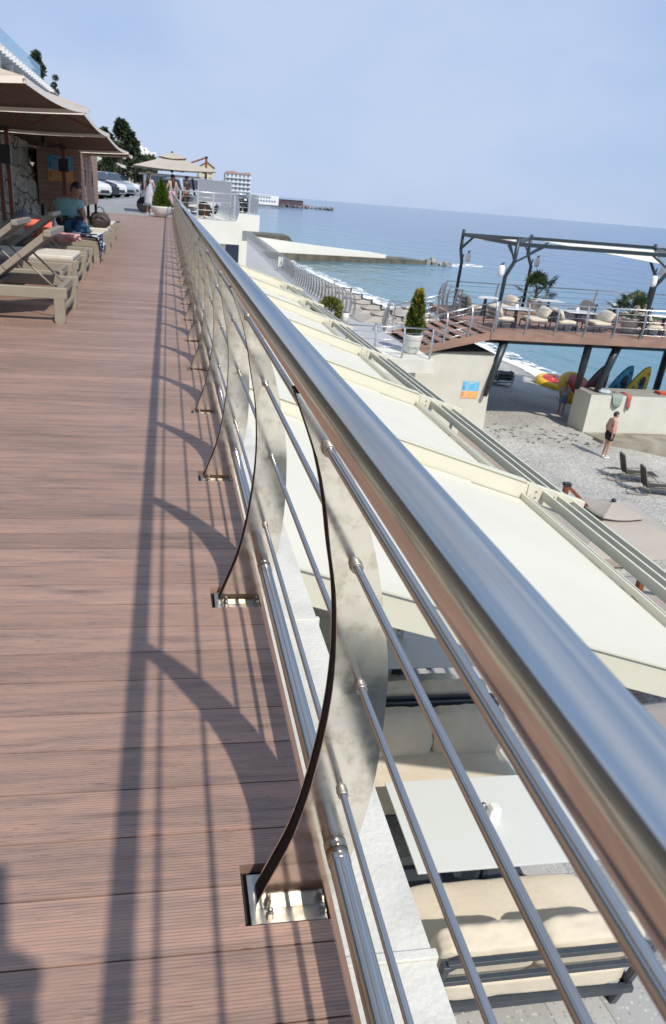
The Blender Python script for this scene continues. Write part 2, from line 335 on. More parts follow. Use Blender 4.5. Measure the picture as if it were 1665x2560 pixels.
# ================================================================ CANOPIES (cream awning bays)
def canopy_run(can, k0, NB):
  for k in range(k0, NB): canopy_bay(can, k, NB)
can = thing('terrace_canopy', (.55, 2.64, -.30), 'long cream slatted awning roof in sloping bays over the seaside terrace', 'canopy')
SL = -.3015                                          # z per metre of x
def cz(x): return SL * x
BS = 3.2; NB = 7
def canopy_bay(can, k, NB):
    y = BS * k
    b = MB(); x1 = 3.52
    b.prism([(0, y - .035, cz(0) + .0), (x1, y - .035, cz(x1)), (x1 - .03, y - .035, cz(x1) - .17), (0, y - .035, cz(0) - .17)], (0, .07, 0))
    bo = b.build('beam', CREAM, can, bevel=.004)
    g = MB()                                          # top lip and side gutter of the beam
    g.prism([(0.01, y - .05, cz(0) + .001), (2.86, y - .05, cz(2.86) + .001), (2.86, y - .05, cz(2.86) + .012), (.01, y - .05, cz(0) + .012)], (0, .10, 0))
    for xe in (2.93, 3.13, 3.32):
        g.prism([(xe, y + .036, cz(xe) - .03), (xe + .008, y + .036, cz(xe) - .03), (xe + .008, y + .036, cz(xe) - .15), (xe, y + .036, cz(xe) - .15)], (0, .09, 0))
    g.box((2.90, y - .043, cz(2.9) - .055), (.05, .012, .12), None)
    g.build('bracket', CREAM, bo)
    bl = MB()
    for xe in (2.95, 3.15, 3.34):
        for dz in (-.055, -.12): bl.lathe([(.008, 0), (.008, .004), (.003, .008)], (xe + .03, 0, 0), 8)
    for xe in (2.97, 3.17, 3.36):
        for dz in (-.06, -.12):
            q = MB(); q.tube([(xe, y - .0355, cz(xe) + dz), (xe, y - .043, cz(xe) + dz)], .009, 8); q.build('bolt', ST_BASE, bo)
    if k < NB - 1:
        # retractable roof: overlapping fabric panels, stepping down along the slope
        pn = MB(); n = 5; xs = [0.02 + (2.80 - .02) * i / n for i in range(n + 1)]
        for i in range(n):
            a, c = xs[i], xs[i + 1] + .02; za, zc = cz(a) - .125 - .013 * i, cz(c) - .125 - .013 * i
            pn.prism([(a, y + .055, za), (c, y + .055, zc), (c, y + .055, zc - .016), (a, y + .055, za - .016)], (0, BS - .11, 0))
        pn.build('roof_panel', CREAMF, can)
        e = MB()
        for (xe, w_) in ((2.82, .03), (2.87, .02)):
            e.prism([(xe, y + .045, cz(xe) - .115), (xe + w_, y + .045, cz(xe + w_) - .115), (xe + w_, y + .045, cz(xe) - .175), (xe, y + .045, cz(xe) - .17)], (0, BS - .09, 0))
        e.build('panel_edge', CREAM, can)
        for xe in (3.04, 3.21, 3.38):
            s_ = MB(); s_.prism([(xe, y + .036, cz(xe) - .03), (xe + .035, y + .036, cz(xe + .035) - .03), (xe + .035, y + .036, cz(xe + .035) - .12), (xe, y + .036, cz(xe) - .12)], (0, BS - .075, 0))
            s_.build('purlin', CREAM, can)
    if k % 2 == 0:
        pc = MB(); pc.bb((3.40, y - .05, -3.35), (3.50, y + .05, cz(3.45) - .16)); pc.build('column', CREAM, can, bevel=.004)

canopy_run(can, 0, NB)
can2 = thing('terrace_canopy', (.55, 2.64, -.30), 'awning bays continuing behind the camera beyond the open sofa area', 'canopy')
canopy_run(can2, -8, 0)
# ================================================================ TERRACE AND PROMENADE
def terrazzo():
    m = bpy.data.materials.new('terrazzo_tiles'); m.use_nodes = True; n = m.node_tree.nodes; l = m.node_tree.links.new
    b = n['Principled BSDF']; b.inputs['Roughness'].default_value = .45
    t = n.new('ShaderNodeTexCoord'); mp_ = n.new('ShaderNodeMapping'); mp_.inputs['Rotation'].default_value = (0, 0, R_(-6)); l(t.outputs['Object'], mp_.inputs[0])
    br = n.new('ShaderNodeTexBrick'); br.offset = 0; br.inputs['Scale'].default_value = 1.0; br.inputs['Brick Width'].default_value = .40; br.inputs['Row Height'].default_value = .40
    br.inputs['Mortar Size'].default_value = .004; br.inputs['Color1'].default_value = (.50, .495, .47, 1); br.inputs['Color2'].default_value = (.27, .27, .262, 1); br.inputs['Mortar'].default_value = (.2, .2, .19, 1); l(mp_.outputs[0], br.inputs['Vector'])
    vo = n.new('ShaderNodeTexVoronoi'); vo.inputs['Scale'].default_value = 34; l(t.outputs['Object'], vo.inputs['Vector'])
    r = n.new('ShaderNodeMapRange'); r.inputs[1].default_value = .28; r.inputs[2].default_value = .36; l(vo.outputs['Distance'], r.inputs[0])
    w2 = n.new('ShaderNodeMixRGB'); w2.inputs[1].default_value = (.70, .69, .66, 1); w2.inputs[2].default_value = (.20, .20, .20, 1); l(vo.outputs['Color'], w2.inputs[0])
    mm = n.new('ShaderNodeMixRGB'); mm.blend_type = 'MIX'; l(w2.outputs[0], mm.inputs[1]); l(br.outputs['Color'], mm.inputs[2])
    r3 = n.new('ShaderNodeMapRange'); r3.inputs[3].default_value = .2; r3.inputs[4].default_value = 1.0; l(r.outputs[0], r3.inputs[0]); l(r3.outputs[0], mm.inputs[0])
    l(mm.outputs[0], b.inputs['Base Color']); return m
TZ = -3.65
t = MB(); t.bb((.3, -26, TZ - .3), (4.75, 21.9, TZ)); struct('terrace_floor', t, terrazzo())
CONC = mat('pale_concrete_paving', (.43, .435, .44), (.37, .375, .38), rough=.7, nscale=1.6, bump=.08, bscale=60)
def slab_poly(pts, z0, z1):
    mb = MB(); mb.prism([(x, y, z0) for x, y in pts], (0, 0, z1 - z0)); return mb
pr = slab_poly([(.3, 21.9), (6.0, 21.9), (6.0, 23.5), (8.95, 23.5), (8.95, 28.2), (8.25, 31.6), (7.95, 40), (7.95, 46), (8.2, 55), (9.4, 93), (10.5, 120), (.3, 120)], TZ - .45, TZ)
struct('promenade', pr, CONC)
lw = slab_poly([(4.8, 0), (6.0, 0), (6.0, 23.4), (4.8, 21.88)], -7, TZ - .3)
WALLC = mat('seawall_concrete', (.62, .61, .53), (.5, .49, .43), rough=.85, nscale=1.4, bump=.2, bscale=20)
tag(slab_poly([(4.2, -6), (4.74, -6), (4.74, 21.9), (4.2, 21.9)], -7.0, TZ - .301).build('seawall', WALLC), 'cream retaining wall holding up the terrace above the beach', 'wall')
tag(slab_poly([(5.2, 22.1), (8.7, 23.7), (8.7, 28.2), (8.0, 31.6), (7.7, 46), (9.2, 93), (10.2, 119), (9, 119), (5, 30)], -8.5, TZ - .451).build('promenade_wall', WALLC), 'cream sea wall under the promenade beyond the landing', 'wall')

# sofas, tables
SOFA = mat('cream_sofa_fabric', (.67, .60, .48), (.61, .54, .43), rough=.85, nscale=5, bump=.25, bscale=18, sheen=.2)
FRAME = mat('slate_blue_metal_frame', (.045, .058, .075), (.035, .045, .06), rough=.4, nscale=8)
TABLE = mat('white_solid_tabletop', (.66, .69, .68), (.63, .66, .65), rough=.28, nscale=60)
def cushion(cx, cy, cz_, sx, sy, sz, rot=None, puff=.12, seed=0, wr=.016, n=14, pw=5.0):
    """soft rounded cushion with gathered wrinkles"""
    mb = MB(); rnd = random.Random(seed)
    def side(u, v): return u, v
    vs = []; fs = []
    N = n
    import itertools
    e = .22
    def sph(v):
        # superellipsoid-ish rounding
        x, y, z = v
        return Vector((x, y, z))
    bmx = bmesh.new(); bmesh.ops.create_cube(bmx, size=2); bmesh.ops.subdivide_edges(bmx, edges=bmx.edges[:], cuts=N, use_grid_fill=True)
    for v in bmx.verts:
        x, y, z = v.co
        r = max(abs(x), abs(y), abs(z)); p = 5.0
        p = pw; k = (abs(x) ** p + abs(y) ** p + abs(z) ** p) ** (1 / p); q = Vector((x, y, z)) / k * r
        w_ = (1 - min(1, abs(x)) ** 4) * (1 - min(1, abs(y)) ** 4)
        q.z *= 1 - puff + puff * w_ * 1.6
        nn = mnoise.noise(Vector((x * 1.6 * sx * 3 + seed, y * 1.6 * sy * 3, z + seed))) + .5 * mnoise.noise(Vector((x * 22 * sx, y * 3 + seed, z * 2)))
        edge = max(abs(x), abs(y)) ** 3
        co = Vector((q.x * sx / 2, q.y * sy / 2, q.z * sz / 2)); co += co.normalized() * nn * wr * (.4 + edge)
        v.co = co
    if rot: bmesh.ops.transform(bmx, matrix=Euler(rot).to_matrix().to_4x4(), verts=bmx.verts)
    bmx.verts.index_update()
    mb.add([v.co + Vector((cx, cy, cz_)) for v in bmx.verts], [tuple(v.index for v in f.verts) for f in bmx.faces], True); bmx.free()
    return mb
def sofa(loc, w_, rz, label, seed=0, slats=True):
    """faces +y, origin at floor centre of the back"""
    o = thing('sofa', loc, label, 'sofa', 'cream cushioned sofas on the terrace', rz)
    f = MB(); D = .74
    for s_ in (-1, 1):
        x = s_ * (w_ / 2 - .02)
        f.bar((x, .10, 0), (x, -.02, .76), .045, .045); f.bar((x, .10, 0), (x, D - .05, .25), .045, .04); f.bar((x, D - .04, 0), (x, D - .04, .27), .045, .045)
        f.bar((x, .02, .27), (x, D - .02, .27), .045, .05)
        f.bar((x, -.015, .72), (x - s_ * .10, .0, .755), .045, .045)
    f.bb((-w_ / 2, .0, .24), (w_ / 2, .045, .29)); f.bb((-w_ / 2, D - .05, .245), (w_ / 2, D - .01, .288))
    f.build('frame', FRAME, o, bevel=.004)
    for i, (yy, zz) in enumerate(((-.005, .57), (-.02, .755))):
        b = MB(); b.box((0, yy, zz), (w_ - .05 if i < 2 else w_ - .1, .03, .05), (R_(8), 0, 0)); b.build('back_slat', FRAME, o, bevel=.003)
    c = cushion(0, D / 2 + .03, .36, w_ - .03, D - .02, .17, None, .03, seed, .006, pw=11.0); c.build('seat_cushion', SOFA, o)
    for s_ in (-1, 1):
        b = cushion(s_ * w_ * .245, .15, .60, w_ * .485, .42, .20, (R_(-76), 0, 0), .12, seed + 3 + s_, .009, n=20, pw=7.0); b.build('back_cushion', SOFA, o)
    return o
def low_table(loc, w_, d_, label, rz=0):
    o = thing('table', loc, label, 'table', 'white topped tables on the terrace', rz)
    MB().bb((-w_ / 2, -d_ / 2, .735), (w_ / 2, d_ / 2, .75)).build('tabletop', TABLE, o, bevel=.003)
    b = MB(); b.bb((-w_ * .36, -.24, 0), (w_ * .36, .24, .018)); b.build('base', FRAME, o, bevel=.003)
    b = MB(); b.bar((-.12, -.1, .018), (.0, -.03, .735), .10, .07); b.bar((.12, .1, .018), (0, .03, .735), .10, .07); b.bb((-.3, -.2, .72), (.3, .2, .734)); b.build('pedestal', FRAME, o, bevel=.003)
    return o
sofa((2.33, 2.49, TZ), 1.40, 0, 'nearest cream sofa with slatted slate frame at the lower right corner', 1)
sofa((2.33, 4.74, TZ), 1.36, math.pi, 'second cream sofa, facing the nearer white table from its far side', 5)
sofa((2.33, 4.86, TZ), 1.36, 0, 'third cream sofa, back to back with the sofa facing the nearer table', 9)
sofa((2.33, 6.95, TZ), 1.36, math.pi, 'shaded cream sofa partly under the first awning bay behind the far white table', 13)
low_table((2.36, 3.49, TZ), 1.35, .80, 'large white rectangular table in full sun between two cream sofas')
low_table((2.42, 5.70, TZ), 1.20, .80, 'shaded white rectangular table beside the first awning beam')
WPL = mat('white_glossy_plastic', (.80, .80, .80), (.76, .76, .77), rough=.3)
def napkin(loc, rz, lab):
    o = thing('napkin_holder', loc, lab, 'napkin holder', 'napkin holders on the terrace tables', rz)
    b = MB(); b.prism([(-.045, -.03, 0), (.045, -.03, 0), (.045, -.03, .10), (.03, -.03, .125), (-.03, -.03, .125), (-.045, -.03, .10)], (0, .06, 0)); b.build('holder_body', WPL, o, bevel=.004)
    MB().bb((-.015, -.034, .05), (.015, -.0305, .075)).build('napkin', mat('napkin_paper', (.85, .85, .86)), o)
def shaker(loc, lab):
    o = thing('pepper_shaker', loc, lab, 'shaker', 'shakers on the terrace tables')
    MB().lathe([(.018, 0), (.018, .05), (.015, .055)], seg=18).build('shaker_glass', WPL, o)
    MB().lathe([(.019, .055), (.020, .058), (.020, .10), (.017, .108), (.004, .112)], seg=18).build('shaker_cap', ST_BASE, o)
napkin((2.39, 3.49, TZ + .75), R_(4), 'white napkin box on the sunlit terrace table'); shaker((2.32, 3.53, TZ + .75), 'steel capped shaker beside the napkin box on the sunlit table')
napkin((2.46, 5.80, TZ + .75), R_(4), 'white napkin box on the shaded terrace table'); shaker((2.39, 5.84, TZ + .75), 'steel capped shaker beside the napkin box on the shaded table')

# ================================================================ BEACH AND SEA
SEA = -7.5
def zb(x, y):
    x0 = 16.6 - .075 * max(0, y - 42)
    z = -6.7 if x < x0 else -6.7 - .15 * (x - x0)
    if y < 24.0 and x > 16.9: z -= min(1, (24.0 - y) / 2) * .13 * (x - 16.9)
    return z
def beach_mat():
    m = bpy.data.materials.new('beach_pebbles'); m.use_nodes = True; n = m.node_tree.nodes; l = m.node_tree.links.new
    b = n['Principled BSDF']; b.inputs['Roughness'].default_value = .8
    t = n.new('ShaderNodeTexCoord')
    v = n.new('ShaderNodeTexVoronoi'); v.inputs['Scale'].default_value = 19; l(t.outputs['Object'], v.inputs['Vector'])
    v2 = n.new('ShaderNodeTexVoronoi'); v2.inputs['Scale'].default_value = 30; l(t.outputs['Object'], v2.inputs['Vector'])
    sp_ = n.new('ShaderNodeSeparateColor'); l(v.outputs['Color'], sp_.inputs[0])
    cr = n.new('ShaderNodeValToRGB'); e = cr.color_ramp.elements; e[0].position = 0; e[0].color = (.34, .33, .30, 1); e[1].position = 1; e[1].color = (.68, .66, .60, 1)
    x = e.new(.3); x.color = (.50, .485, .44, 1); x = e.new(.8); x.color = (.56, .545, .495, 1); l(sp_.outputs[0], cr.inputs[0])
    dk = n.new('ShaderNodeMapRange'); dk.inputs[1].default_value = .35; dk.inputs[2].default_value = .62; dk.inputs[3].default_value = 1; dk.inputs[4].default_value = .7; l(v.outputs['Distance'], dk.inputs[0])
    nz_ = n.new('ShaderNodeTexNoise'); nz_.inputs['Scale'].default_value = .45; nz_.inputs['Detail'].default_value = 6; l(t.outputs['Object'], nz_.inputs['Vector'])
    nr = n.new('ShaderNodeMapRange'); nr.inputs[1].default_value = .3; nr.inputs[2].default_value = .7; nr.inputs[3].default_value = .8; nr.inputs[4].default_value = 1.12; l(nz_.outputs['Fac'], nr.inputs[0])
    sx = n.new('ShaderNodeSeparateXYZ'); l(t.outputs['Object'], sx.inputs[0])
    wet = n.new('ShaderNodeMapRange'); wet.inputs[1].default_value = -7.55; wet.inputs[2].default_value = -7.25; wet.inputs[3].default_value = .45; wet.inputs[4].default_value = 1; l(sx.outputs['Z'], wet.inputs[0])
    a1 = n.new('ShaderNodeMath'); a1.operation = 'MULTIPLY'; l(dk.outputs[0], a1.inputs[0]); l(nr.outputs[0], a1.inputs[1])
    a2 = n.new('ShaderNodeMath'); a2.operation = 'MULTIPLY'; l(a1.outputs[0], a2.inputs[0]); l(wet.outputs[0], a2.inputs[1])
    cc = n.new('ShaderNodeCombineXYZ'); [l(a2.outputs[0], cc.inputs[i]) for i in range(3)]
    mm = n.new('ShaderNodeMixRGB'); mm.blend_type = 'MULTIPLY'; mm.inputs[0].default_value = 1; l(cr.outputs[0], mm.inputs[1]); l(cc.outputs[0], mm.inputs[2]); l(mm.outputs[0], b.inputs['Base Color'])
    bp = n.new('ShaderNodeBump'); bp.inputs['Strength'].default_value = .45; bp.inputs['Distance'].default_value = .03; bp.invert = True; l(v.outputs['Distance'], bp.inputs['Height']); l(bp.outputs[0], b.inputs['Normal'])
    return m
def grid(xs, ys, fz):
    mb = MB(); n = len(xs); vs = [(x, y, fz(x, y)) for y in ys for x in xs]
    fs = [(j * n + i, j * n + i + 1, (j + 1) * n + i + 1, (j + 1) * n + i) for j in range(len(ys) - 1) for i in range(n - 1)]
    return mb.add(vs, fs, True)
def lin(a, b, n): return [a + (b - a) * i / (n - 1) for i in range(n)]
def zbn(x, y): return zb(x, y) + .05 * mnoise.noise(Vector((x * .5, y * .5, 0))) + .02 * mnoise.noise(Vector((x * 2, y * 2, 3)))
struct('beach', grid(lin(3.9, 34, 130), lin(-14, 125, 300), zbn), beach_mat())
bw = MB()
for i in range(38): bw.bb((4.9, 8 + i * .40, -6.66), (8.6, 8.38 + i * .40, -6.62))
for i in range(30): bw.bb((8.7, 14 + i * .40, -6.66), (12.0, 14.38 + i * .40, -6.62))
struct('boardwalk', bw, mat('weathered_boardwalk', (.38, .31, .25), (.28, .23, .19), rough=.8, nscale=3, stretch=(1, 6, 1)))
cs = MB(); cs.bb((12.3, 24.6, -6.75), (17.6, 25.9, -6.655))
struct('concrete_strip', cs, mat('worn_concrete', (.47, .46, .42), (.36, .35, .32), rough=.85, nscale=2.5, detail=8))

def sea_mat():
    m = bpy.data.materials.new('sea_water'); m.use_nodes = True; n = m.node_tree.nodes; l = m.node_tree.links.new
    b = n['Principled BSDF']; b.inputs['Roughness'].default_value = .12; b.inputs['IOR'].default_value = 1.33
    t = n.new('ShaderNodeTexCoord'); s_ = n.new('ShaderNodeSeparateXYZ'); l(t.outputs['Object'], s_.inputs[0])
    # distance from the shore -> depth colour
    a = n.new('ShaderNodeMath'); a.operation = 'MULTIPLY_ADD'; a.inputs[1].default_value = .06; l(s_.outputs['Y'], a.inputs[0]); l(s_.outputs['X'], a.inputs[2])
    nn = n.new('ShaderNodeTexNoise'); nn.inputs['Scale'].default_value = .06; nn.inputs['Detail'].default_value = 4; l(t.outputs['Object'], nn.inputs['Vector'])
    a3 = n.new('ShaderNodeMath'); a3.operation = 'MULTIPLY_ADD'; a3.inputs[1].default_value = 26; l(nn.outputs['Fac'], a3.inputs[0]); l(a.outputs[0], a3.inputs[2])
    r = n.new('ShaderNodeMapRange'); r.inputs[1].default_value = 36; r.inputs[2].default_value = 110; l(a3.outputs[0], r.inputs[0])
    cr = n.new('ShaderNodeValToRGB'); e = cr.color_ramp.elements; e[0].position = 0; e[0].color = (.10, .215, .245, 1); e[1].position = 1; e[1].color = (.052, .13, .245, 1)
    x = e.new(.25); x.color = (.09, .225, .285, 1); x = e.new(.55); x.color = (.07, .175, .275, 1)
    l(r.outputs[0], cr.inputs[0]); l(cr.outputs[0], b.inputs['Base Color'])
    mp_ = n.new('ShaderNodeMapping'); mp_.inputs['Scale'].default_value = (1, .55, 1); mp_.inputs['Rotation'].default_value = (0, 0, R_(22)); l(t.outputs['Object'], mp_.inputs[0])
    prev = None
    for sc, dist in ((.11, 1.3), (.6, .42), (2.6, .09)):
        no = n.new('ShaderNodeTexNoise'); no.inputs['Scale'].default_value = sc; no.inputs['Detail'].default_value = 3; l(mp_.outputs[0], no.inputs['Vector'])
        bp = n.new('ShaderNodeBump'); bp.inputs['Strength'].default_value = .9; bp.inputs['Distance'].default_value = dist; l(no.outputs['Fac'], bp.inputs['Height'])
        if prev: l(prev.outputs[0], bp.inputs['Normal'])
        prev = bp
    l(prev.outputs[0], b.inputs['Normal']); return m
sea = MB(); sea.add([(-9000, -3000, 0), (14000, -3000, 0), (14000, 15000, 0), (-9000, 15000, 0)], [(0, 1, 2, 3)])
sea_o = struct('sea', sea, sea_mat(), loc=(0, 0, SEA))
# sea floor / land under the town side
lf = MB(); lf.bb((-3000, -400, -9.5), (2, 125, -7.2)); struct('ground', lf, mat('rough_ground', (.30, .28, .24), (.22, .21, .18), rough=.9))
# surf
FO = bpy.data.materials.new('sea_foam'); FO.use_nodes = True
_n = FO.node_tree.nodes; _l = FO.node_tree.links.new; _b = _n['Principled BSDF']; _b.inputs['Base Color'].default_value = (.82, .85, .86, 1); _b.inputs['Roughness'].default_value = .7
_t = _n.new('ShaderNodeTexCoord'); _no = _n.new('ShaderNodeTexNoise'); _no.inputs['Scale'].default_value = 1.5; _no.inputs['Detail'].default_value = 9; _no.inputs['Roughness'].default_value = .7
_r = _n.new('ShaderNodeMapRange'); _r.inputs[1].default_value = .45; _r.inputs[2].default_value = .56; _l(_t.outputs['Object'], _no.inputs['Vector']); _l(_no.outputs['Fac'], _r.inputs[0]); _l(_r.outputs[0], _b.inputs['Alpha'])
FD = bpy.data.materials.new('dense_foam'); FD.use_nodes = True; _b = FD.node_tree.nodes['Principled BSDF']; _b.inputs['Base Color'].default_value = (.84, .87, .88, 1); _b.inputs['Roughness'].default_value = .8
def wl(y): return 16.6 - .075 * max(0, y - 42) + 5.35
def strip(off0, off1, z, seed, y0=20, y1=118, amp=.5):
    mb = MB(); vs = []; fs = []; n = 240
    for i in range(n):
        y = y0 + (y1 - y0) * i / (n - 1); q = mnoise.noise(Vector((y * .35, seed, 0))) * amp; q2 = mnoise.noise(Vector((y * .5, seed + 5, 0))) * amp
        wob = .25 * math.sin(y * .8 + seed)
        vs += [(wl(y) + off0 + q + wob * .4, y, z), (wl(y) + off1 + q2 + wob, y, z + .03)]
    for i in range(n - 1): fs.append((2 * i, 2 * i + 1, 2 * i + 3, 2 * i + 2))
    return mb.add(vs, fs)
tag(strip(-.3, .55, SEA + .035, 1).build('surf', FD, recalc=False), kind='stuff')
tag(strip(.4, 1.7, SEA + .03, 2, amp=.6).build('surf', FO, recalc=False), kind='stuff')

# ---------------------------------------------------------------- jetty
A = Vector((18.2, 110.0, 0)); B = Vector((43.2, 120.8, 0)); U = (B - A).normalized(); Nn = Vector((-U.y, U.x, 0))
def JP(t, o, z): p = A + U * t + Nn * o; return (p.x, p.y, z)
jt = thing('jetty', (A.x, A.y, 0), 'long pale jetty with sloping white wall on a dark wet base in the sea', 'jetty')
def J(t, o, z): p = U * t + Nn * o; return (p.x, p.y, z)
TL = (B - A).length
b = MB(); b.prism([J(-16, 0, -9), J(TL, 0, -9), J(TL, 0, -6.95), J(18, 0, -6.75), J(-16, 0, -6.2)], Nn * 6)
b.build('base', mat('wet_dark_rock', (.075, .072, .055), (.16, .14, .10), rough=.6, nscale=.8, bump=.5, bscale=3), jt)
b = MB(); b.prism([J(-16, .6, -7), J(18.8, .6, -7.0), J(18.9, .6, -6.22), J(8, .6, -5.55), J(-2, .6, -4.75), J(-16, .6, -3.55)], Nn * 4.5)
b.build('wall', mat('plain_white_jetty', (.80, .79, .70), (.74, .73, .65), rough=.8), jt)  # slightly mottled white over the whole jetty wall
rk = MB(); rr = random.Random(3)
for i in range(26):
    t_ = TL + .5 + rr.random() * 4.5; s_ = .35 + rr.random() * .5
    p = J(t_, rr.uniform(-1.5, 4), SEA + rr.uniform(-.1, .35)); rk.box(p, (s_ * 1.3, s_, s_), (rr.random() * 3, rr.random() * 3, rr.random() * 3))
rk.build('rock_pile', mat('jetty_rocks', (.36, .34, .30), (.24, .23, .2), rough=.9), jt)
sp_ = MB(); rr = random.Random(11)
for i in range(70):
    t_ = TL + 4 + rr.random() * 9; p = J(t_, rr.uniform(-2.5, 2), 0); a = .15 + rr.random() * .5
    sp_.add([(A.x + p[0] - a, A.y + p[1] - a * .5, SEA + .04), (A.x + p[0] + a, A.y + p[1] - a * .3, SEA + .04), (A.x + p[0] + a * .6, A.y + p[1] + a * .6, SEA + .06), (A.x + p[0] - a * .7, A.y + p[1] + a * .5, SEA + .06)], [(0, 1, 2, 3)])
tag(sp_.build('breaking_wave', FD, recalc=False), kind='stuff')
o2 = thing('breakwater', (20, 131, -7.5), 'low dark concrete mole rising behind the near end of the jetty', 'breakwater')
b = MB(); b.prism([(-9, 0, 0), (3.2, 0, 0), (2.2, 0, 1.2), (1.1, 0, 2.4), (-9, 0, 2.4)], (0, 8, 0)); b.build('mole', MATS['wet_dark_rock'], o2)

# ---------------------------------------------------------------- parasols (shared builder)
FABU = mat('shaded_canopy_underside', (.135, .088, .062), (.12, .078, .055), rough=.95); VAL = mat('pale_hem', (.80, .72, .63), (.76, .68, .60), rough=.9)  # FABU: same canopy fabric, with the shade underneath put into a darker colour
FABD = mat('taupe_parasol_fabric', (.50, .42, .345), (.47, .39, .32), rough=.9, nscale=3, sheen=.1)
FABB = mat('beige_parasol_fabric', (.40, .355, .305), (.37, .33, .285), rough=.9, nscale=2, sheen=.1)
FABL = mat('light_beige_fabric', (.44, .40, .33), (.41, .37, .305), rough=.9, nscale=2)
WOODM = mat('varnished_mast_wood', (.26, .085, .035), (.17, .05, .02), rough=.35, nscale=5, stretch=(6, 6, .6))
BLK = mat('black_fittings', (.02, .022, .025), (.03, .03, .033), rough=.4)
def parasol(name, loc, sx, sy, he, ha, fab, label, group, mm=None, mast=(1, 0), rz=0, armend=None, vent=.3, valance=.0, twin=False, light=False, hang=.35):
    """loc on the ground under the canopy centre; canopy sx*sy, edge height he, apex ha"""
    o = thing(name, loc, label, 'parasol', group, rz)
    hx, hy = sx / 2, sy / 2; N = 6
    def panel(k, z0=0, s0=0, s1=1, h0=he, h1=ha, hx=hx, hy=hy, th=.012):
        cs = [(-hx, -hy), (hx, -hy), (hx, hy), (-hx, hy)]; c0 = cs[k]; c1 = cs[(k + 1) % 4]; vs = []; fs = []
        for i in range(N + 1):
            s = s0 + (s1 - s0) * i / N
            for j in range(N + 1):
                t = j / N; x = (c0[0] * (1 - t) + c1[0] * t) * s; y = (c0[1] * (1 - t) + c1[1] * t) * s
                sag = .06 * math.sin(math.pi * t) * s * (1 - .0 * s); z = h1 + (h0 - h1) * (s ** .96) - sag * (sx / 3.2)
                vs.append((x, y, z))
        q = N + 1
        for i in range(N):
            for j in range(N): fs.append((i * q + j, i * q + j + 1, (i + 1) * q + j + 1, (i + 1) * q + j))
        m = len(vs); vs2 = vs + [(a, b_, c - th) for a, b_, c in vs]; fs2 = fs + [tuple(m + x for x in reversed(f)) for f in fs]
        for j in range(N): fs2.append((N * q + j, N * q + j + 1, m + N * q + j + 1, m + N * q + j))
        return vs2, fs2
    c = MB()
    for k in range(4):
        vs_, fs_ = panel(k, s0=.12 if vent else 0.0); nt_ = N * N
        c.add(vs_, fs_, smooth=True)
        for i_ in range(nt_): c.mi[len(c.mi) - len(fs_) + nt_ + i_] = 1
    if valance:
        cs = [(-hx, -hy), (hx, -hy), (hx, hy), (-hx, hy)]
        for k in range(4):
            a, b_ = cs[k], cs[(k + 1) % 4]; pts = []
            n_ = 8
            for j in range(n_ + 1):
                t = j / n_; pts.append((a[0] + (b_[0] - a[0]) * t, a[1] + (b_[1] - a[1]) * t, he - .06 * math.sin(math.pi * t) * (sx / 3.2)))
            vs = []; [vs.extend([p, (p[0] * 1.004, p[1] * 1.004, p[2] - valance)]) for p in pts]
            c.add(vs, [(2 * j, 2 * j + 2, 2 * j + 3, 2 * j + 1) for j in range(n_)], mi=2)
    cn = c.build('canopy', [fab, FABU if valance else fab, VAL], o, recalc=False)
    if vent:
        v = MB()
        for k in range(4): v.add(*panel(k, s0=0, s1=1, h0=ha - (ha - he) * vent * .85 + .075, h1=ha + .10, hx=hx * vent, hy=hy * vent), smooth=True)
        v.build('vent_cap', fab, cn, recalc=False)
    f = MB(); f.lathe([(.05, 0), (.055, .03), (.03, .06)], (0, 0, ha + (.10 if vent else 0)), 10); f.build('finial', BLK, cn)
    if not light:
        for k, (a, b_) in enumerate(((-hx, -hy), (hx, -hy), (hx, hy), (-hx, hy))):
            r = MB(); r.bar((a * .06, b_ * .06, ha - .06), (a * 1.0, b_ * 1.0, he - .035), .022, .03); r.bar((a * .25, b_ * .25, he - .12), (a * .5, b_ * .5, (he + ha) / 2 - .05), .018, .022); r.build('rib', WOODM, cn)
        h = MB(); h.lathe([(.03, he - .16), (.06, he - .15), (.06, he - .08), (.04, he - .05), (.035, ha - .03)], seg=12); h.build('hub', BLK, cn)
    mxp, myp = mast
    if mast:
        m_ = MB(); top = ha + (hang if hang != 1 else .25) if hang else he - .05
        if twin:
            for d in (-.07, .07): m_.bb((mxp + d - .035, myp - .04, 0), (mxp + d + .035, myp + .04, top))
        else: m_.bb((mxp - .05, myp - .05, 0), (mxp + .05, myp + .05, top))
        ms = m_.build('mast', mm or WOODM, o, bevel=.006)
        if hang:
            a_ = MB(); ae = armend or (mxp * .45, myp * .45, he + (ha - he) * .45 + .12); a_.bar((mxp, myp, top - .03), ae, .05, .07); a_.build('arm', mm or WOODM, o)
        k_ = MB(); k_.bb((mxp - .075, myp - .06, top - .05), (mxp + .075, myp + .06, top + .02)); k_.build('bracket', BLK, ms); k_ = MB(); k_.bb((mxp - .12, myp - .065, he - .62), (mxp + .12, myp + .065, he - .32)); k_.build('bracket', BLK, ms)
        k_ = MB(); k_.bb((mxp - .28, myp - .28, 0), (mxp + .28, myp + .28, .05)); k_.build('base_plate', BLK, o, bevel=.01)
    return o
GB = 'beige parasols in rows over the beach'
bp1 = parasol('beach_parasol', (9.49, 12.62, -6.62), 3.0, 3.0, 1.78, 2.25, FABB, 'beige vented parasol below the near awning, the one showing its black finial', GB, mast=(-.95, .35), vent=.34)
spots = [((8.9, 9.0, -6.62), 'beige parasol at the right edge, nearer than the one with the visible finial'),
         ((5.95, 5.4, -6.62), 'beige parasol glimpsed under the nearest awning beam at the right edge')]
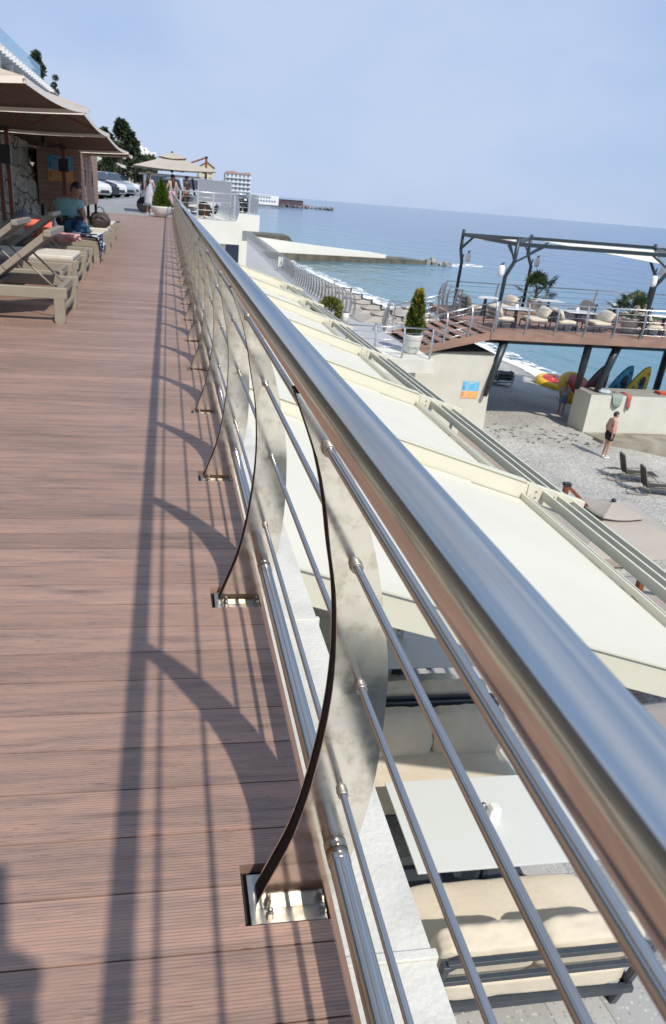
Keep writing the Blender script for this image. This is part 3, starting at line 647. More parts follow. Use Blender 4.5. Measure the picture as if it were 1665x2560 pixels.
for i, (p, l_) in enumerate(spots): dup(bp1, p, l_, R_(3))
bpo = parasol('beach_parasol', (11.76, 51.2, -6.7), 2.9, 2.9, 1.95, 2.38, FABB, 'farthest beige parasol of the row beside the curved seaside railing', GB, mm=BLK, mast=(1.25, -.1), vent=.34, hang=-.15)
ordn = ['second', 'third', 'fourth', 'fifth', 'sixth', 'seventh', 'eighth']
for i, y in enumerate((48.1, 45.6, 43.4, 41.2, 39.0, 36.3, 33.6)): dup(bpo, (11.78, y, -6.7), ordn[i] + ' beige parasol from the far end of the row beside the curved railing', 0)
for i, y in enumerate((42.3, 39.4, 36.4)): dup(bpo, (14.6, y, -6.7), ['beige parasol left of the yellow tipped cypress, farthest of the outer row', 'beige parasol right of the yellow tipped cypress in the outer row', 'beige parasol under the left end of the raised stair rails'][i], 0)

# ================================================================ PIER
SLATE = mat('dark_slate_steel', (.030, .042, .052), (.022, .032, .04), rough=.4, nscale=3)
PLK = mat('reddish_deck_board', (.36, .22, .165), (.27, .165, .125), rough=.65, nscale=2.5, stretch=(.6, 8, 1), bump=.1, bscale=30)
DZ = -2.85; PYF = 25.2; PYB = 32.0; PX0 = 11.95; PXE = 30.0
pd = thing('pier_deck', (PX0, PYF, DZ), 'raised timber pier deck on dark steel legs reaching over the beach to the sea', 'pier')
b = MB()
i = 0
while PYF + i * .15 < PYB: b.bb((0, i * .15, -.03), (PXE - PX0, i * .15 + .144, 0)); i += 1
b.build('floor_boards', PLK, pd)
b = MB(); b.bb((0, -.03, -.29), (PXE - PX0, -.002, .005)); b.bb((-.03, -.03, -.29), (-.002, PYB - PYF, .005)); b.bb((0, PYB - PYF, -.29), (PXE - PX0, PYB - PYF + .03, .005))
b.build('fascia', PLK, pd)
b = MB()
for x in (.4, 4.3, 8.2, 12.1, 16): b.bb((x, .3, -.36), (x + .16, PYB - PYF - .2, -.032))
b.bb((.1, .5, -.50), (PXE - PX0, .66, -.361)); b.bb((.1, 5.5, -.50), (PXE - PX0, 5.66, -.361)); b.build('girder', SLATE, pd)
def leg(a, c, r0, r1): q = MB(); q.tube([a, Vector(a).lerp(Vector(c), .5), c], [r0, (r0 + r1) / 2 * 1.1, r1], 10); q.build('leg', SLATE, pd)
leg((12.70 - PX0, .3, -.30), (12.16 - PX0, -.05, -2.45), .17, .08)
leg((10.75 - PX0 + .15, 3.4, -.3), (10.75 - PX0 + .15, 3.4, -.92), .10, .10); leg((11.7 - PX0 + .05, 3.2, -.3), (11.7 - PX0 + .05, 3.2, -.92), .13, .13)
leg((16.2 - PX0 + .12, .5, -.36), (16.65 - PX0, 1.1, -2.25), .15, .12); leg((17.5 - PX0, .4, -.36), (17.15 - PX0, .5, -2.25), .17, .12)
leg((22.5 - PX0, .6, -.36), (22.8 - PX0, 1.1, -2.25), .15, .12); leg((24 - PX0, 6, -.36), (24 - PX0, 6, -5.5), .15, .15)
# railing of curved flat posts
def rail_run(parent, pts, h=1.0, nr=4, out=(0, -1), step=1.18, mats=ST_FAR, skirt=.25, first=True):
    """top rail and rods along pts (local), posts curved outwards"""
    T = MB(); T.tube([(p[0], p[1], p[2] + h) for p in pts], .024, 8); T.build('handrail', mats, parent)
    o = Vector((out[0], out[1], 0))
    for k in range(nr):
        zz = h * (k + .6) / (nr + .3); bulge = math.sin(math.pi * (zz / h) * .9) * .10
        MB().tube([(p[0] + o.x * bulge, p[1] + o.y * bulge, p[2] + zz) for p in pts], .009, 6).build('rail_rod', mats, parent)
    for a, c in zip(pts, pts[1:]):
        a = Vector(a); c = Vector(c); n_ = max(1, round((c - a).length / step)); tdir = (c - a).normalized()
        for i_ in range(n_ + 1):
            if i_ == 0 and not first: continue
            p = a.lerp(c, i_ / n_); q = MB(); prof = []
            for j in range(9):
                z_ = -skirt + (h + skirt) * j / 8; s = (z_ + skirt) / (h + skirt)
                prof.append((math.sin(math.pi * s * .92) * .13, z_, .05 + .05 * math.sin(math.pi * s)))
            vs = []; side = tdir * .02
            for (bo, z_, w_) in prof:
                for sg in (-1, 1):
                    base = p + Vector((0, 0, z_)) + side * sg
                    vs += [base + o * (bo - w_ / 2), base + o * (bo + w_ / 2)]
            fs = []
            for j in range(8):
                a0 = 4 * j
                fs += [(a0, a0 + 1, a0 + 5, a0 + 4), (a0 + 2, a0 + 6, a0 + 7, a0 + 3), (a0, a0 + 4, a0 + 6, a0 + 2), (a0 + 1, a0 + 3, a0 + 7, a0 + 5)]
            q.add(vs, fs + [(0, 2, 3, 1), (32, 33, 35, 34)]); q.build('post', mats, parent)
prl = thing('pier_railing', (PX0, PYF, DZ), 'steel railing with curved posts along the near side of the raised pier deck', 'railing')
rail_run(prl, [(.1, .05, 0), (PXE - PX0, .05, 0)], 1.08, 4, (0, -1), 1.19, skirt=.27)
prb = thing('pier_railing', (PX0, PYB, DZ), 'steel railing along the seaward side of the raised pier deck behind the sofas', 'railing')
rail_run(prb, [(.6, -.1, 0), (PXE - PX0, -.1, 0)], 1.08, 4, (0, 1), 2.4, skirt=.1)
prs = thing('pier_railing', (PX0, PYF, DZ), 'short curved railing closing the left end of the pier deck beyond the stair head', 'railing')
rail_run(prs, [(0, 3.6, 0), (.1, 5.8, 0), (.6, PYB - PYF - .1, 0)], 1.05, 4, (-1, 0), 1.2, skirt=.1)
# pergola
pg = thing('pergola', (12.1, 25.4, DZ), 'dark slate steel pergola frame with branching bent posts on the pier', 'pergola')
def ppost(x, y, kink, br, top=.43 - DZ, zk=1.95):
    q = MB(); q.tube([(x, y, 0), (x + .02, y, zk), (x + kink, y, zk + .52), (x + kink * 1.0, y, top)], .075, 8); q.tube([(x + .02, y, zk + .05), (x + .06, y, zk + .30)], .03, 6)
    p = q.build('post', SLATE, pg)
    for (dx, dy, ds) in br:
        z0 = zk + .62; r = MB(); r.bar((x + kink, y, z0 - .25 * ds), (x + kink + dx, y + dy, top - .26), .05, .06); r.build('brace', SLATE, p)
ppost(.04, 0, .26, ((-.35, 0, 0), (1.0, 0, .5), (.1, .8, .4))); ppost(6.1, 0, .4, ((-.8, 0, 0), (.9, 0, .5))); ppost(12.4, 0, .4, ((-.8, 0, 0),))
ppost(.95, 6.5, -.12, ((.55, 0, .5), (.25, -.6, .2))); ppost(4.3, 6.5, -.25, ((.9, 0, .5), (-.4, 0, .2))); ppost(10.6, 6.5, -.35, ((-.8, 0, .2), (.5, 0, .4)))
b = MB(); zt_ = .22 - DZ
for a, c in (((.3, 0, zt_), (6.5, 0, zt_)), ((6.5, 0, zt_), (12.8, 0, zt_)), ((.83, 6.5, zt_), (4.05, 6.5, zt_)), ((4.05, 6.5, zt_ + .05), (10.3, 6.5, zt_ + .05)), ((10.3, 6.5, zt_), (17, 6.5, zt_)), ((.3, 0, zt_), (.83, 6.5, zt_)), ((.3, 0, zt_ + .06), (4.05, 6.5, zt_ + .06)), ((6.5, 0, zt_), (10.3, 6.5, zt_)), ((12.8, 0, zt_), (17, 6.5, zt_))):
    q = MB(); q.bar(a, c, .08, .14); q.build('beam', SLATE, pg)
SAIL = mat('cream_shade_sail', (.85, .80, .66), (.8, .75, .62), rough=.8)
for pts in (((1.2, 6.2, zt_ - .15), (3.9, 6.2, zt_ - .02), (.6, .4, zt_ - .06)), ((4.4, 6.0, zt_ - .02), (10.0, 6.2, zt_ - .05), (6.6, .4, zt_ - .36)), ((10.6, 6.2, zt_ - .05), (16.5, 6.2, zt_ - .05), (12.8, .3, zt_ - .2))):
    q = MB(); q.prism(pts, (0, 0, .012)); q.build('shade_sail', SAIL, pg)
# globe lamps on the posts
GL = mat('frosted_lamp_glass', (.86, .86, .84), (.82, .82, .8), rough=.25)
def lamp(x, y, lab):
    o = thing('wall_lamp', (x, y, 0), lab, 'lamp', 'frosted lamps on the pergola posts')
    MB().lathe([(.035, -.92), (.095, -.88), (.115, -.78), (.115, -.62), (.09, -.53), (.03, -.50)], seg=14).build('lamp_shade', GL, o)
    MB().lathe([(.05, -.50), (.05, -.46), (.02, -.44)], seg=10).tube([(0, 0, -.45), (.10, 0, -.42)], .014, 6).build('bracket', SLATE, o)
lamp(12.02 - .10, 25.3, 'frosted lamp on the near left pergola post beside the stairs'); lamp(13.25, 31.7, 'frosted lamp on the far left pergola post with the sea behind')
lamp(16.58, 31.7, 'frosted lamp above the palm on the middle rear pergola post'); lamp(18.05, 25.3, 'frosted lamp on the near right pergola post, lowest of the right pair'); lamp(22.9, 31.7, 'frosted lamp on the far right pergola post, topmost of the right pair')
# pier furniture
def lounge(loc, rz, label):
    o = thing('lounge_chair', loc, label, 'armchair', 'cream cushioned chairs on the pier', rz)
    f = MB()
    for s_ in (-1, 1):
        x = s_ * .47; f.bar((x, 0, 0), (x, -.08, .78), .04, .04); f.bar((x, .8, 0), (x, .8, .27), .04, .04); f.bar((x, -.02, .26), (x, .82, .26), .04, .04)
    f.bb((-.47, .78, .24), (.47, .82, .28)); f.build('frame', FRAME, o)
    for z_ in (.36, .52, .68): MB().box((0, -.05, z_), (.92, .025, .05)).build('back_slat', FRAME, o)
    cushion(0, .42, .36, .92, .80, .16, None, .05, 2, .01, n=7).build('seat_cushion', SOFA, o)
    cushion(0, .13, .62, .88, .44, .22, (R_(-62), 0, 0), .2, 3, .03, n=7).build('back_cushion', SOFA, o)
    return o
lc = lounge((12.35, 26.3, DZ), R_(-82), 'cream chair at the stair head on the left of the nearest pier table')
for p, rz, lb in (((14.75, 26.6, DZ), R_(86), 'cream chair with puffy back cushion right of the left pier table'), ((14.95, 26.35, DZ), R_(-90), 'cream chair left of the right pier table, back to back with the puffy one'),
                  ((17.4, 26.5, DZ), R_(88), 'cream chair with puffy back cushion in front of the right palm'), ((18.75, 26.4, DZ), R_(-90), 'cream chair at the right edge of the picture beside the palm'),
                  ((12.35, 29.4, DZ), R_(-84), 'slatted back chair at the far left corner of the pier'), ((14.9, 29.9, DZ), R_(92), 'cream chair in the rear row in front of the left palm'), ((18.4, 29.7, DZ), R_(90), 'cream chair in the rear row between the two palms'), ((21.0, 29.6, DZ), R_(90), 'cream chair in the rear row beyond the right palm')):
    dup(lc, p, lb, rz)
pt = low_table((13.35, 26.35, DZ), 1.15, .85, 'white table on the pier nearest the stair head'); pt['group'] = 'white tables on the pier'
for p, lb in (((15.95, 26.4, DZ), 'white table on the pier between the two puffy cushioned chairs'), ((19.9, 26.6, DZ), 'white table on the pier at the right edge of the picture'), ((13.4, 29.4, DZ), 'white table in the rear pier row near the far left post'), ((16.4, 29.6, DZ), 'white table in the rear pier row right of the left palm'), ((19.6, 29.6, DZ), 'white table in the rear pier row beyond the right palm')): dup(pt, p, lb)
for p, lb in (((13.3, 26.3, DZ + .75), 'white napkin box on the left pier table'), ((15.9, 26.4, DZ + .75), 'white napkin box on the right pier table')):
    o = thing('napkin_holder', p, lb, 'napkin holder', 'napkin holders on the pier tables'); MB().prism([(-.06, -.04, 0), (.06, -.04, 0), (.06, -.04, .13), (.04, -.04, .16), (-.04, -.04, .16), (-.06, -.04, .13)], (0, .08, 0)).build('holder_body', WPL, o); MB().bb((-.03, -.045, .05), (.03, -.0405, .1)).build('napkin', MATS['napkin_paper'], o)
# palms in pots
POT = mat('white_planter', (.72, .72, .68), (.62, .62, .58), rough=.5, nscale=4)
SOIL = mat('potting_soil', (.05, .035, .025), rough=1)
LEAFD = mat('dark_palm_leaf', (.022, .045, .014), (.045, .075, .022), rough=.45, nscale=3)
def palm(loc, hgt, label, seed, n=22, fr=1.0):
    o = thing('potted_palm', loc, label, 'palm', 'potted fan palms on the pier'); rnd = random.Random(seed)
    MB().lathe([(.26, 0), (.30, .05), (.37, .55), (.39, .58), (.36, .59), (.34, .54)], seg=20).build('pot', POT, o)
    MB().lathe([(.09, .5), (.07, .8), (.06, hgt)], seg=8).build('trunk', mat('palm_trunk', (.10, .07, .04), (.06, .045, .03), rough=.9), o)
    lf_ = MB()
    for i in range(n):
        a = 2 * math.pi * i / n * 2.4 + rnd.random() * .5; el = R_(rnd.uniform(-5, 80)); L_ = fr * rnd.uniform(.55, .95)
        d = Vector((math.cos(a) * math.cos(el), math.sin(a) * math.cos(el), math.sin(el))); st = Vector((0, 0, hgt - .1 - rnd.random() * .25)); c = st + d * L_
        lf_.tube([st, st.lerp(c, .5) + Vector((0, 0, .03)), c], .010, 4)
        sd = d.cross(Vector((0, 0, 1))).normalized(); upv = sd.cross(d)
        for k in range(15):
            th = R_(-120 + 240 * k / 14); ln = fr * rnd.uniform(.38, .5); e = (d * math.cos(th) + sd * math.sin(th)); tip = c + e * ln + Vector((0, 0, -.10 * abs(math.sin(th)) - .03))
            w_ = (upv * .3 + e.cross(upv)).normalized() * .034; m_ = c + e * ln * .5
            lf_.add([c, m_ + w_, tip, m_ - w_ + Vector((0, 0, .01))], [(0, 1, 2, 3)])
    lf_.build('fronds', LEAFD, o, recalc=False); return o
palm((16.55, 31.1, DZ), 1.0, 'left fan palm on the pier in front of the middle rear post', 4)
palm((18.55, 26.75, DZ), .85, 'right fan palm in a pale pot beside the near right pergola post', 9)
# stairs up to the pier
st = thing('staircase', (9.2, 25.2, TZ), 'brown timber staircase rising from the landing to the raised pier deck', 'staircase')
ns = 7; dx = 2.75 / ns; dz = (DZ - TZ) / ns; SW = 3.3
for i in range(ns):
    MB().bb((dx * i, 0, dz * (i + 1) - .04), (dx * (i + 1) + .03, SW, dz * (i + 1))).build('tread', PLK, st)
for yy in (-.03, SW):
    b = MB(); b.prism([(-.15, yy, -.22), (2.75, yy, DZ - TZ - .30), (2.75, yy, DZ - TZ + .0), (-.15, yy, .08)], (0, .03, 0)); b.build('stringer', PLK, st)
for yy, ot in ((.0, -1), (SW, 1)):
    rail_run(st, [(.0, yy, .05), (2.75, yy, DZ - TZ)], 1.08, 4, (0, ot), 1.1, skirt=.05)
# abutment wall with sign
PLW = mat('cream_rendered_wall', (.64, .63, .54), (.58, .57, .49), rough=.85, nscale=1.3, bump=.1, bscale=30, detail=9)
ab = thing('abutment', (8.7, 25.35, -6.75), 'cream rendered pier abutment with dark capping slab, carrying the beach rules sign', 'wall')
b = MB(); b.prism([(-.1, 0, 0), (3.76, 0, 0), (3.62, 0, 3.0), (-.1, 0, 3.0)], (0, 3.35, 0)); b.build('wall', PLW, ab)
b = MB(); b.prism([(.2, -.03, 3.0), (3.66, -.03, 3.0), (3.62, -.03, 3.06), (.2, -.03, 3.06)], (0, 3.4, 0)); b.build('cap', mat('dark_capping', (.06, .06, .062), (.09, .09, .09), rough=.8), ab)
lsb = MB(); lsb.bb((6.0, 23.4, TZ - .46), (9.22, 25.34, TZ + .001)); tag(lsb.build('landing_slab', PLASTER), 'cream slab edge carrying the planter landing at the foot of the pier stairs', 'slab')
BLUE = mat('sign_blue', (.14, .50, .76), (.12, .46, .72), rough=.4); ORG = mat('sign_orange', (.92, .43, .13), (.88, .4, .12), rough=.4); SWH = mat('sign_white', (.8, .82, .8), rough=.5); SDK = mat('sign_brown_mark', (.12, .07, .05), rough=.6)
def rules_sign(loc, w_, h_, label, rx=0):
    o = thing('beach_rules_sign', loc, label, 'sign', 'blue and orange beach rules signs')
    MB().bb((0, -.008, h_ * .42), (w_, 0, h_)).build('blue_panel', BLUE, o)
    b = MB(); pts = [(0, -.008, 0), (w_, -.008, 0)]
    n_ = 16
    for i in range(n_ + 1): pts.append((w_ - w_ * i / n_, -.008, h_ * (.42 + (.012 if i % 2 else -.012))))
    b.prism([(0, -.010, 0), (w_, -.010, 0), (w_, -.010, h_ * .425), (0, -.010, h_ * .425)], (0, .009, 0)); b.build('orange_panel', ORG, o)
    b = MB()
    b.bb((w_ * .16, -.012, h_ * .93), (w_ * .9, -.0085, h_ * .955)); b.bb((w_ * .36, -.012, h_ * .88), (w_ * .64, -.0085, h_ * .90))
    for i in range(5): b.bb((w_ * .17, -.012, h_ * (.79 - .065 * i)), (w_ * (.44 - .04 * (i % 2)), -.0085, h_ * (.803 - .065 * i)))
    for i in range(4): b.bb((w_ * .74, -.012, h_ * (.77 - .08 * i)), (w_ * (.93 - .05 * (i % 2)), -.0085, h_ * (.783 - .08 * i)))
    for i in range(4): b.bb((w_ * .17, -.0135, h_ * (.33 - .085 * i)), (w_ * (.42 - .05 * (i % 2)), -.0105, h_ * (.343 - .085 * i)))
    for i in range(3): b.bb((w_ * .62, -.0135, h_ * (.30 - .09 * i)), (w_ * .86, -.0105, h_ * (.313 - .09 * i)))
    for i in range(n_): b.prism([(w_ * i / n_, -.0135, h_ * .425), (w_ * (i + 1) / n_, -.0135, h_ * .425), (w_ * (i + .5) / n_, -.0135, h_ * .455)], (0, .003, 0))
    b.build('white_print', SWH, o)
    b = MB()
    for z_, yy in ((.30, -.012), (.18, -.012), (.66, -.010), (.56, -.010)): MB().box((w_ * .085, yy, h_ * z_), (w_ * .07, .003, h_ * .048)).build('pictogram', SDK, o)
    return o
rules_sign((11.27, 25.34, -5.44), .665, .655, 'blue and orange beach rules sign on the cream pier abutment')
# right concrete block
bk = thing('pier_block', (16.65, 25.2, -6.75), 'large cream concrete block under the pier carrying paddleboards and towels', 'block')
b = MB(); b.prism([(0.02, 0, 0), (13, 0, 0), (13, 0, 1.64), (0, 0, 1.66)], (0, 1.22, 0)); b.build('block_body', PLW, bk, bevel=.015)
b = MB(); b.bb((-.0, .0, 1.661), (13, 1.21, 1.667)); b.build('top_face', mat('block_top_grey', (.36, .355, .32), (.28, .28, .25), rough=.9), bk)
ft = slab_poly([(16.9, 24.05), (30, 23.6), (30, 25.1), (16.7, 25.15)], -9, -6.62); tag(ft.build('footing', mat('stained_concrete', (.37, .35, .29), (.17, .15, .10), rough=.9, nscale=.9, detail=9, bump=.3, bscale=6)), 'stained concrete footing stepping down to the water below the cream block', 'footing')

# paddleboards
def board(loc, col, deckc, label, lean=R_(25), seed=0):
    o = thing('paddleboard', loc, label, 'paddleboard', 'paddleboards standing behind the cream block'); o.rotation_euler = (R_(-8), lean, 0)
    Lh = 2.95; hw = .50; pts = []
    def wd(t): return hw * (math.sin(math.pi * min(1, max(0, t)) ** .8) ** .62) if 0 < t < 1 else 0
    ts = [i / 22 for i in range(23)]
    pts = [(wd(t) if t < .99 else .02, 0, Lh * t) for t in ts[1:]] + [(-wd(t), 0, Lh * t) for t in reversed(ts[1:-1])]
    b = MB(); b.prism(pts, (0, .12, 0)); b.build('hull', mat('board_' + col[0], col[1], col[2], rough=.35, nscale=2.2, lo=.52, hi=.54), o, bevel=.02)
    q = MB(); q.prism([(x * .80, -.006, .05 + z * .80) for x, y, z in pts], (0, .006, 0)); q.build('deck_pad', mat('pad_' + deckc[0], deckc[1], deckc[2], rough=.8, nscale=3, lo=.48, hi=.52), o)
    p = MB(); p.tube([(.0, -.035, 1.2), (.0, -.035, 2.1)], .016, 8); p.ell((.0, -.03, 2.25), (.12, .012, .20), 10, 6); p.build('paddle', BLK, o)
    g = MB(); g.tube([(.06 * math.cos(a) + .10, -.012, 2.62 + .06 * math.sin(a)) for a in [i * .6283 for i in range(11)]], .012, 5); g.build('round_emblem', BLK, o)
board((17.50, 27.2, -6.95), ('maroon', (.13, .035, .035), (.05, .035, .04)), ('red', (.30, .03, .03), (.05, .03, .035)), 'dark maroon paddleboard standing leftmost behind the pier leg', seed=1)
board((18.62, 27.2, -6.98), ('teal', (.02, .24, .38), (.03, .30, .42)), ('navy', (.015, .03, .05), (.03, .24, .36)), 'teal blue paddleboard standing in the middle with a black paddle', seed=2)
board((19.42, 27.15, -6.98), ('yellow', (.78, .58, .03), (.70, .52, .03)), ('blue', (.05, .16, .36), (.78, .58, .03)), 'yellow paddleboard standing rightmost with a black paddle', seed=3)
o = thing('red_crate', (20.25, 25.75, -5.08), 'flat red crate lying right of the yellow paddleboard', 'crate'); MB().bb((-.35, -.2, 0), (.35, .2, .09)).build('tray', mat('red_plastic', (.5, .06, .04), (.42, .05, .03), rough=.4), o, bevel=.01); MB().bb((-.3, -.16, .09), (.3, .16, .10)).build('lining', mat('orange_lining', (.6, .2, .1)), o)
TW1 = mat('grey_green_towel', (.30, .36, .31), (.25, .31, .27), rough=.95, nscale=9); TW2 = mat('red_towel', (.50, .14, .12), (.42, .11, .10), rough=.95, nscale=9)
def drape(name, x, w_, drop, m_, label, seed):
    mb = MB(); n = 12; vs = []; fs = []
    prof = [(25.75, -5.075), (25.4, -5.07), (25.2, -5.065), (25.165, -5.09), (25.155, -5.2)] + [(25.15 - .01 * i, -5.2 - drop * (i + 1) / 4) for i in range(4)]
    for j, (y, z) in enumerate(prof):
        for i in range(n + 1):
            u = i / n; r = mnoise.noise(Vector((u * 3 + seed, j * .3, 0)))
            vs.append((x + w_ * (u - .5) * (1 - .05 * j) + .03 * r, y - abs(.035 * math.sin(u * 11 + seed)) * (j > 3), z + .02 * r - (.12 * math.sin(u * 3.1) if j == len(prof) - 1 else 0)))
    for j in range(len(prof) - 1):
        for i in range(n): fs.append((j * (n + 1) + i, j * (n + 1) + i + 1, (j + 1) * (n + 1) + i + 1, (j + 1) * (n + 1) + i))
    mb.add(vs, fs, True); o = mb.build(name, m_, recalc=False); s = o.modifiers.new('thick', 'SOLIDIFY'); s.thickness = .012; tag(o, label, 'towel')
drape('towel', 17.78, .52, .26, TW1, 'grey green towel hanging over the front edge of the cream block', 1); drape('towel', 18.3, .2, .34, TW2, 'narrow red towel hanging beside the grey green one on the cream block', 4)
o = cushion(17.4, 25.6, -5.02, .5, .35, .12, None, .1, 5, .05, 6).build('folded_cloth', mat('pale_blue_cloth', (.35, .45, .5), (.5, .55, .56), rough=.9)); tag(o, 'crumpled pale blue cloth on top of the block left of the towels', 'cloth')
# inflatable tubes
YEL = mat('yellow_vinyl', (.80, .50, .02), (.74, .45, .02), rough=.3); REDV = mat('red_vinyl', (.62, .03, .03), (.55, .03, .03), rough=.3)
def raft(loc, rz, label):
    o = thing('inflatable_raft', loc, label, 'inflatable raft', 'red and yellow inflatable rafts on the beach', rz); m_ = MB(); n = 28; rings = [(1.05 * math.cos(2 * math.pi * i / n), .78 * math.sin(2 * math.pi * i / n), .22) for i in range(n + 1)]
    m_.tube(rings, .24, 12, cap=False); m_.build('tube', YEL, o)
    c = MB(); c.ell((0, 0, .33), (1.20, .93, .19), 22, 8); c.build('cover', REDV, o)
    g = MB()
    for a in (.5, 2.2, 3.7, 5.2): g.tube([(.5 * math.cos(a) - .1, .4 * math.sin(a), .46), (.5 * math.cos(a), .4 * math.sin(a), .52), (.5 * math.cos(a) + .14, .4 * math.sin(a) + .05, .46)], .03, 6)
    g.build('handle', YEL, o); return o
r1_ = raft((21.55, 36.0, zb(21.5, 36)), R_(-20), 'red and yellow round inflatable raft lying flat near the surf'); r1_.rotation_euler = (R_(9), R_(7), R_(-20))
r2_ = dup(r1_, (20.55, 32.6, zb(20.5, 32.6) + .32), 'red and yellow inflatable raft tipped on edge beside the cream block'); r2_.rotation_euler = (R_(28), R_(38), R_(-30)); r2_.scale = (.95, 1, 1.25)
# landing railing, planter and seaside railing
lr = thing('landing_railing', (6.0, 23.5, TZ), 'short steel railing on the edge of the planter landing', 'railing'); rail_run(lr, [(.0, .1, 0), (3.05, .1, 0)], 1.03, 4, (0, -1), 1.05, skirt=.35)
sr = thing('seaside_railing', (0, 0, TZ), 'long railing with curved steel posts along the lower promenade above the beach', 'railing')
rail_run(sr, [(8.2, 31.7, 0), (7.9, 40, 0), (7.85, 46.3, 0), (8.1, 55.4, 0)], 1.05, 4, (1, 0), .72, skirt=.2); rail_run(sr, [(8.1, 55.4, 0), (9.3, 93, 0)], 1.05, 4, (1, 0), 1.1, skirt=.2, first=False)
dr = thing('beach_stair_railing', (0, 0, TZ), 'steel handrails of the steps leading down to the beach parasols', 'railing')
rail_run(dr, [(8.9, 28.6, 0), (9.9, 31.5, -.1)], 1.0, 3, (-1, 0), .7, skirt=.05); rail_run(dr, [(10.4, 28.6, 0), (11.0, 31.5, -.1)], 1.0, 3, (1, 0), .7, skirt=.05); rail_run(dr, [(9.9, 31.5, -.1), (11.9, 31.6, -.1)], 1.0, 3, (0, 1), 1.0, skirt=.05)
ds = slab_poly([(8.95, 28.2), (12, 28.8), (12, 31.7), (8.25, 31.6)], TZ - .4, TZ - .12); struct('stair_landing', ds, CONC)
LEAF1 = mat('conifer_green', (.040, .075, .014), (.075, .12, .02), rough=.6, nscale=6); LEAFY = mat('yellow_conifer_tips', (.34, .27, .02), (.20, .20, .02), rough=.6, nscale=8)
LEAFG = mat('bright_thuja_green', (.11, .17, .012), (.05, .085, .010), rough=.6, nscale=9)
def leaves(mb, fn, n, size, seed, squash=1.0):
    rnd = random.Random(seed)
    for _ in range(n):
        p, out = fn(rnd); s = size * rnd.uniform(.6, 1.3)
        d = (out + Vector((rnd.uniform(-.7, .7), rnd.uniform(-.7, .7), rnd.uniform(-.3, 1.0)))).normalized(); q = d.cross(Vector((rnd.uniform(-1, 1), rnd.uniform(-1, 1), rnd.uniform(-1, 1)))).normalized()
        mb.add([p - q * s * .5, p + d * s * 1.3 - q * s * .15, p + d * s * 1.3 + q * s * .15, p + q * s * .5], [(0, 1, 2, 3)])
def cone_fn(h, r, z0, pw=.8, lump=.25, ph=0):
    def f(rnd):
        t = rnd.random() ** 1.3; a = rnd.random() * 2 * math.pi; rr_ = r * (1 - t) ** pw * (1 + lump * math.sin(a * 3 + t * 14 + ph)) * (.55 + .45 * rnd.random() ** .4) * min(1, .55 + t * 6)
        return Vector((rr_ * math.cos(a), rr_ * math.sin(a), z0 + t * h)), Vector((math.cos(a), math.sin(a), .6))
    return f
cy = thing('potted_cypress', (8.72, 24.55, TZ), 'narrow potted conifer with yellow tips beside the pier stairs', 'potted conifer')
MB().lathe([(.20, 0), (.26, .06), (.33, .62), (.34, .66), (.31, .67), (.29, .62)], seg=22).build('pot', POT, cy); MB().lathe([(.28, .60), (.05, .63)], seg=14).build('soil', SOIL, cy)
MB().tube([(0, 0, .5), (0, 0, 1.9)], [.03, .012], 6).build('trunk', MATS['palm_trunk'], cy)
q = MB(); leaves(q, cone_fn(1.42, .25, .68, .42, .42), 2300, .075, 5); leaves(q, lambda r: ((lambda p, o_: (p + Vector((-.20, 0, 0)), o_))(*cone_fn(.85, .13, .72, .5)(r))), 500, .06, 6); q.build('crown', LEAF1, cy, recalc=False)
q = MB(); leaves(q, cone_fn(1.50, .30, .72, .40, .3, 1), 520, .07, 8); leaves(q, lambda r: (Vector((r.uniform(-.13, .13), r.uniform(-.13, .13), r.uniform(1.75, 2.2))), Vector((0, 0, 1))), 260, .06, 10); q.build('yellow_tips', LEAFY, cy, recalc=False)
bu = thing('shrub', (6.95, 30.6, TZ), 'rounded yellow green shrub at the promenade edge beside the awning', 'shrub')
def ball_fn(c, r): return lambda rnd: (lambda a, e: (Vector(c) + Vector((math.cos(a) * math.cos(e), math.sin(a) * math.cos(e), math.sin(e))) * r * (.5 + .5 * rnd.random() ** .4) * (1 + .12 * math.sin(5 * a + 3 * e)), Vector((math.cos(a), math.sin(a), e))))(rnd.random() * 6.283, rnd.uniform(-.9, 1.5))
q = MB(); leaves(q, ball_fn((0, 0, .45), .52), 1500, .085, 3); leaves(q, ball_fn((-.75, -.2, .25), .3), 400, .08, 4); q.build('foliage', mat('shrub_leaf', (.10, .115, .018), (.18, .17, .03), rough=.6, nscale=8), bu, recalc=False); MB().tube([(0, 0, 0), (0, 0, .3)], .03, 6).build('stem', MATS['palm_trunk'], bu)
bn = thing('white_bin', (7.6, 30.35, TZ), 'white cylindrical bin beside the yellow green shrub', 'bin'); MB().lathe([(.15, 0), (.17, .45), (.16, .46)], seg=18).build('body', POT, bn); MB().lathe([(.155, .46), (.15, .48)], seg=18).build('liner', BLK, bn)
bo_ = thing('bollard', (7.86, 51.6, TZ), 'small white A-board standing against the seaside railing', 'board'); MB().bb((-.17, -.03, .3), (.17, .03, .95)).build('panel', POT, bo_); MB().bar((-.15, 0, 0), (-.15, 0, .35), .03, .03).bar((.15, 0, 0), (.15, 0, .35), .03, .03).build('stand', ST_FAR, bo_)

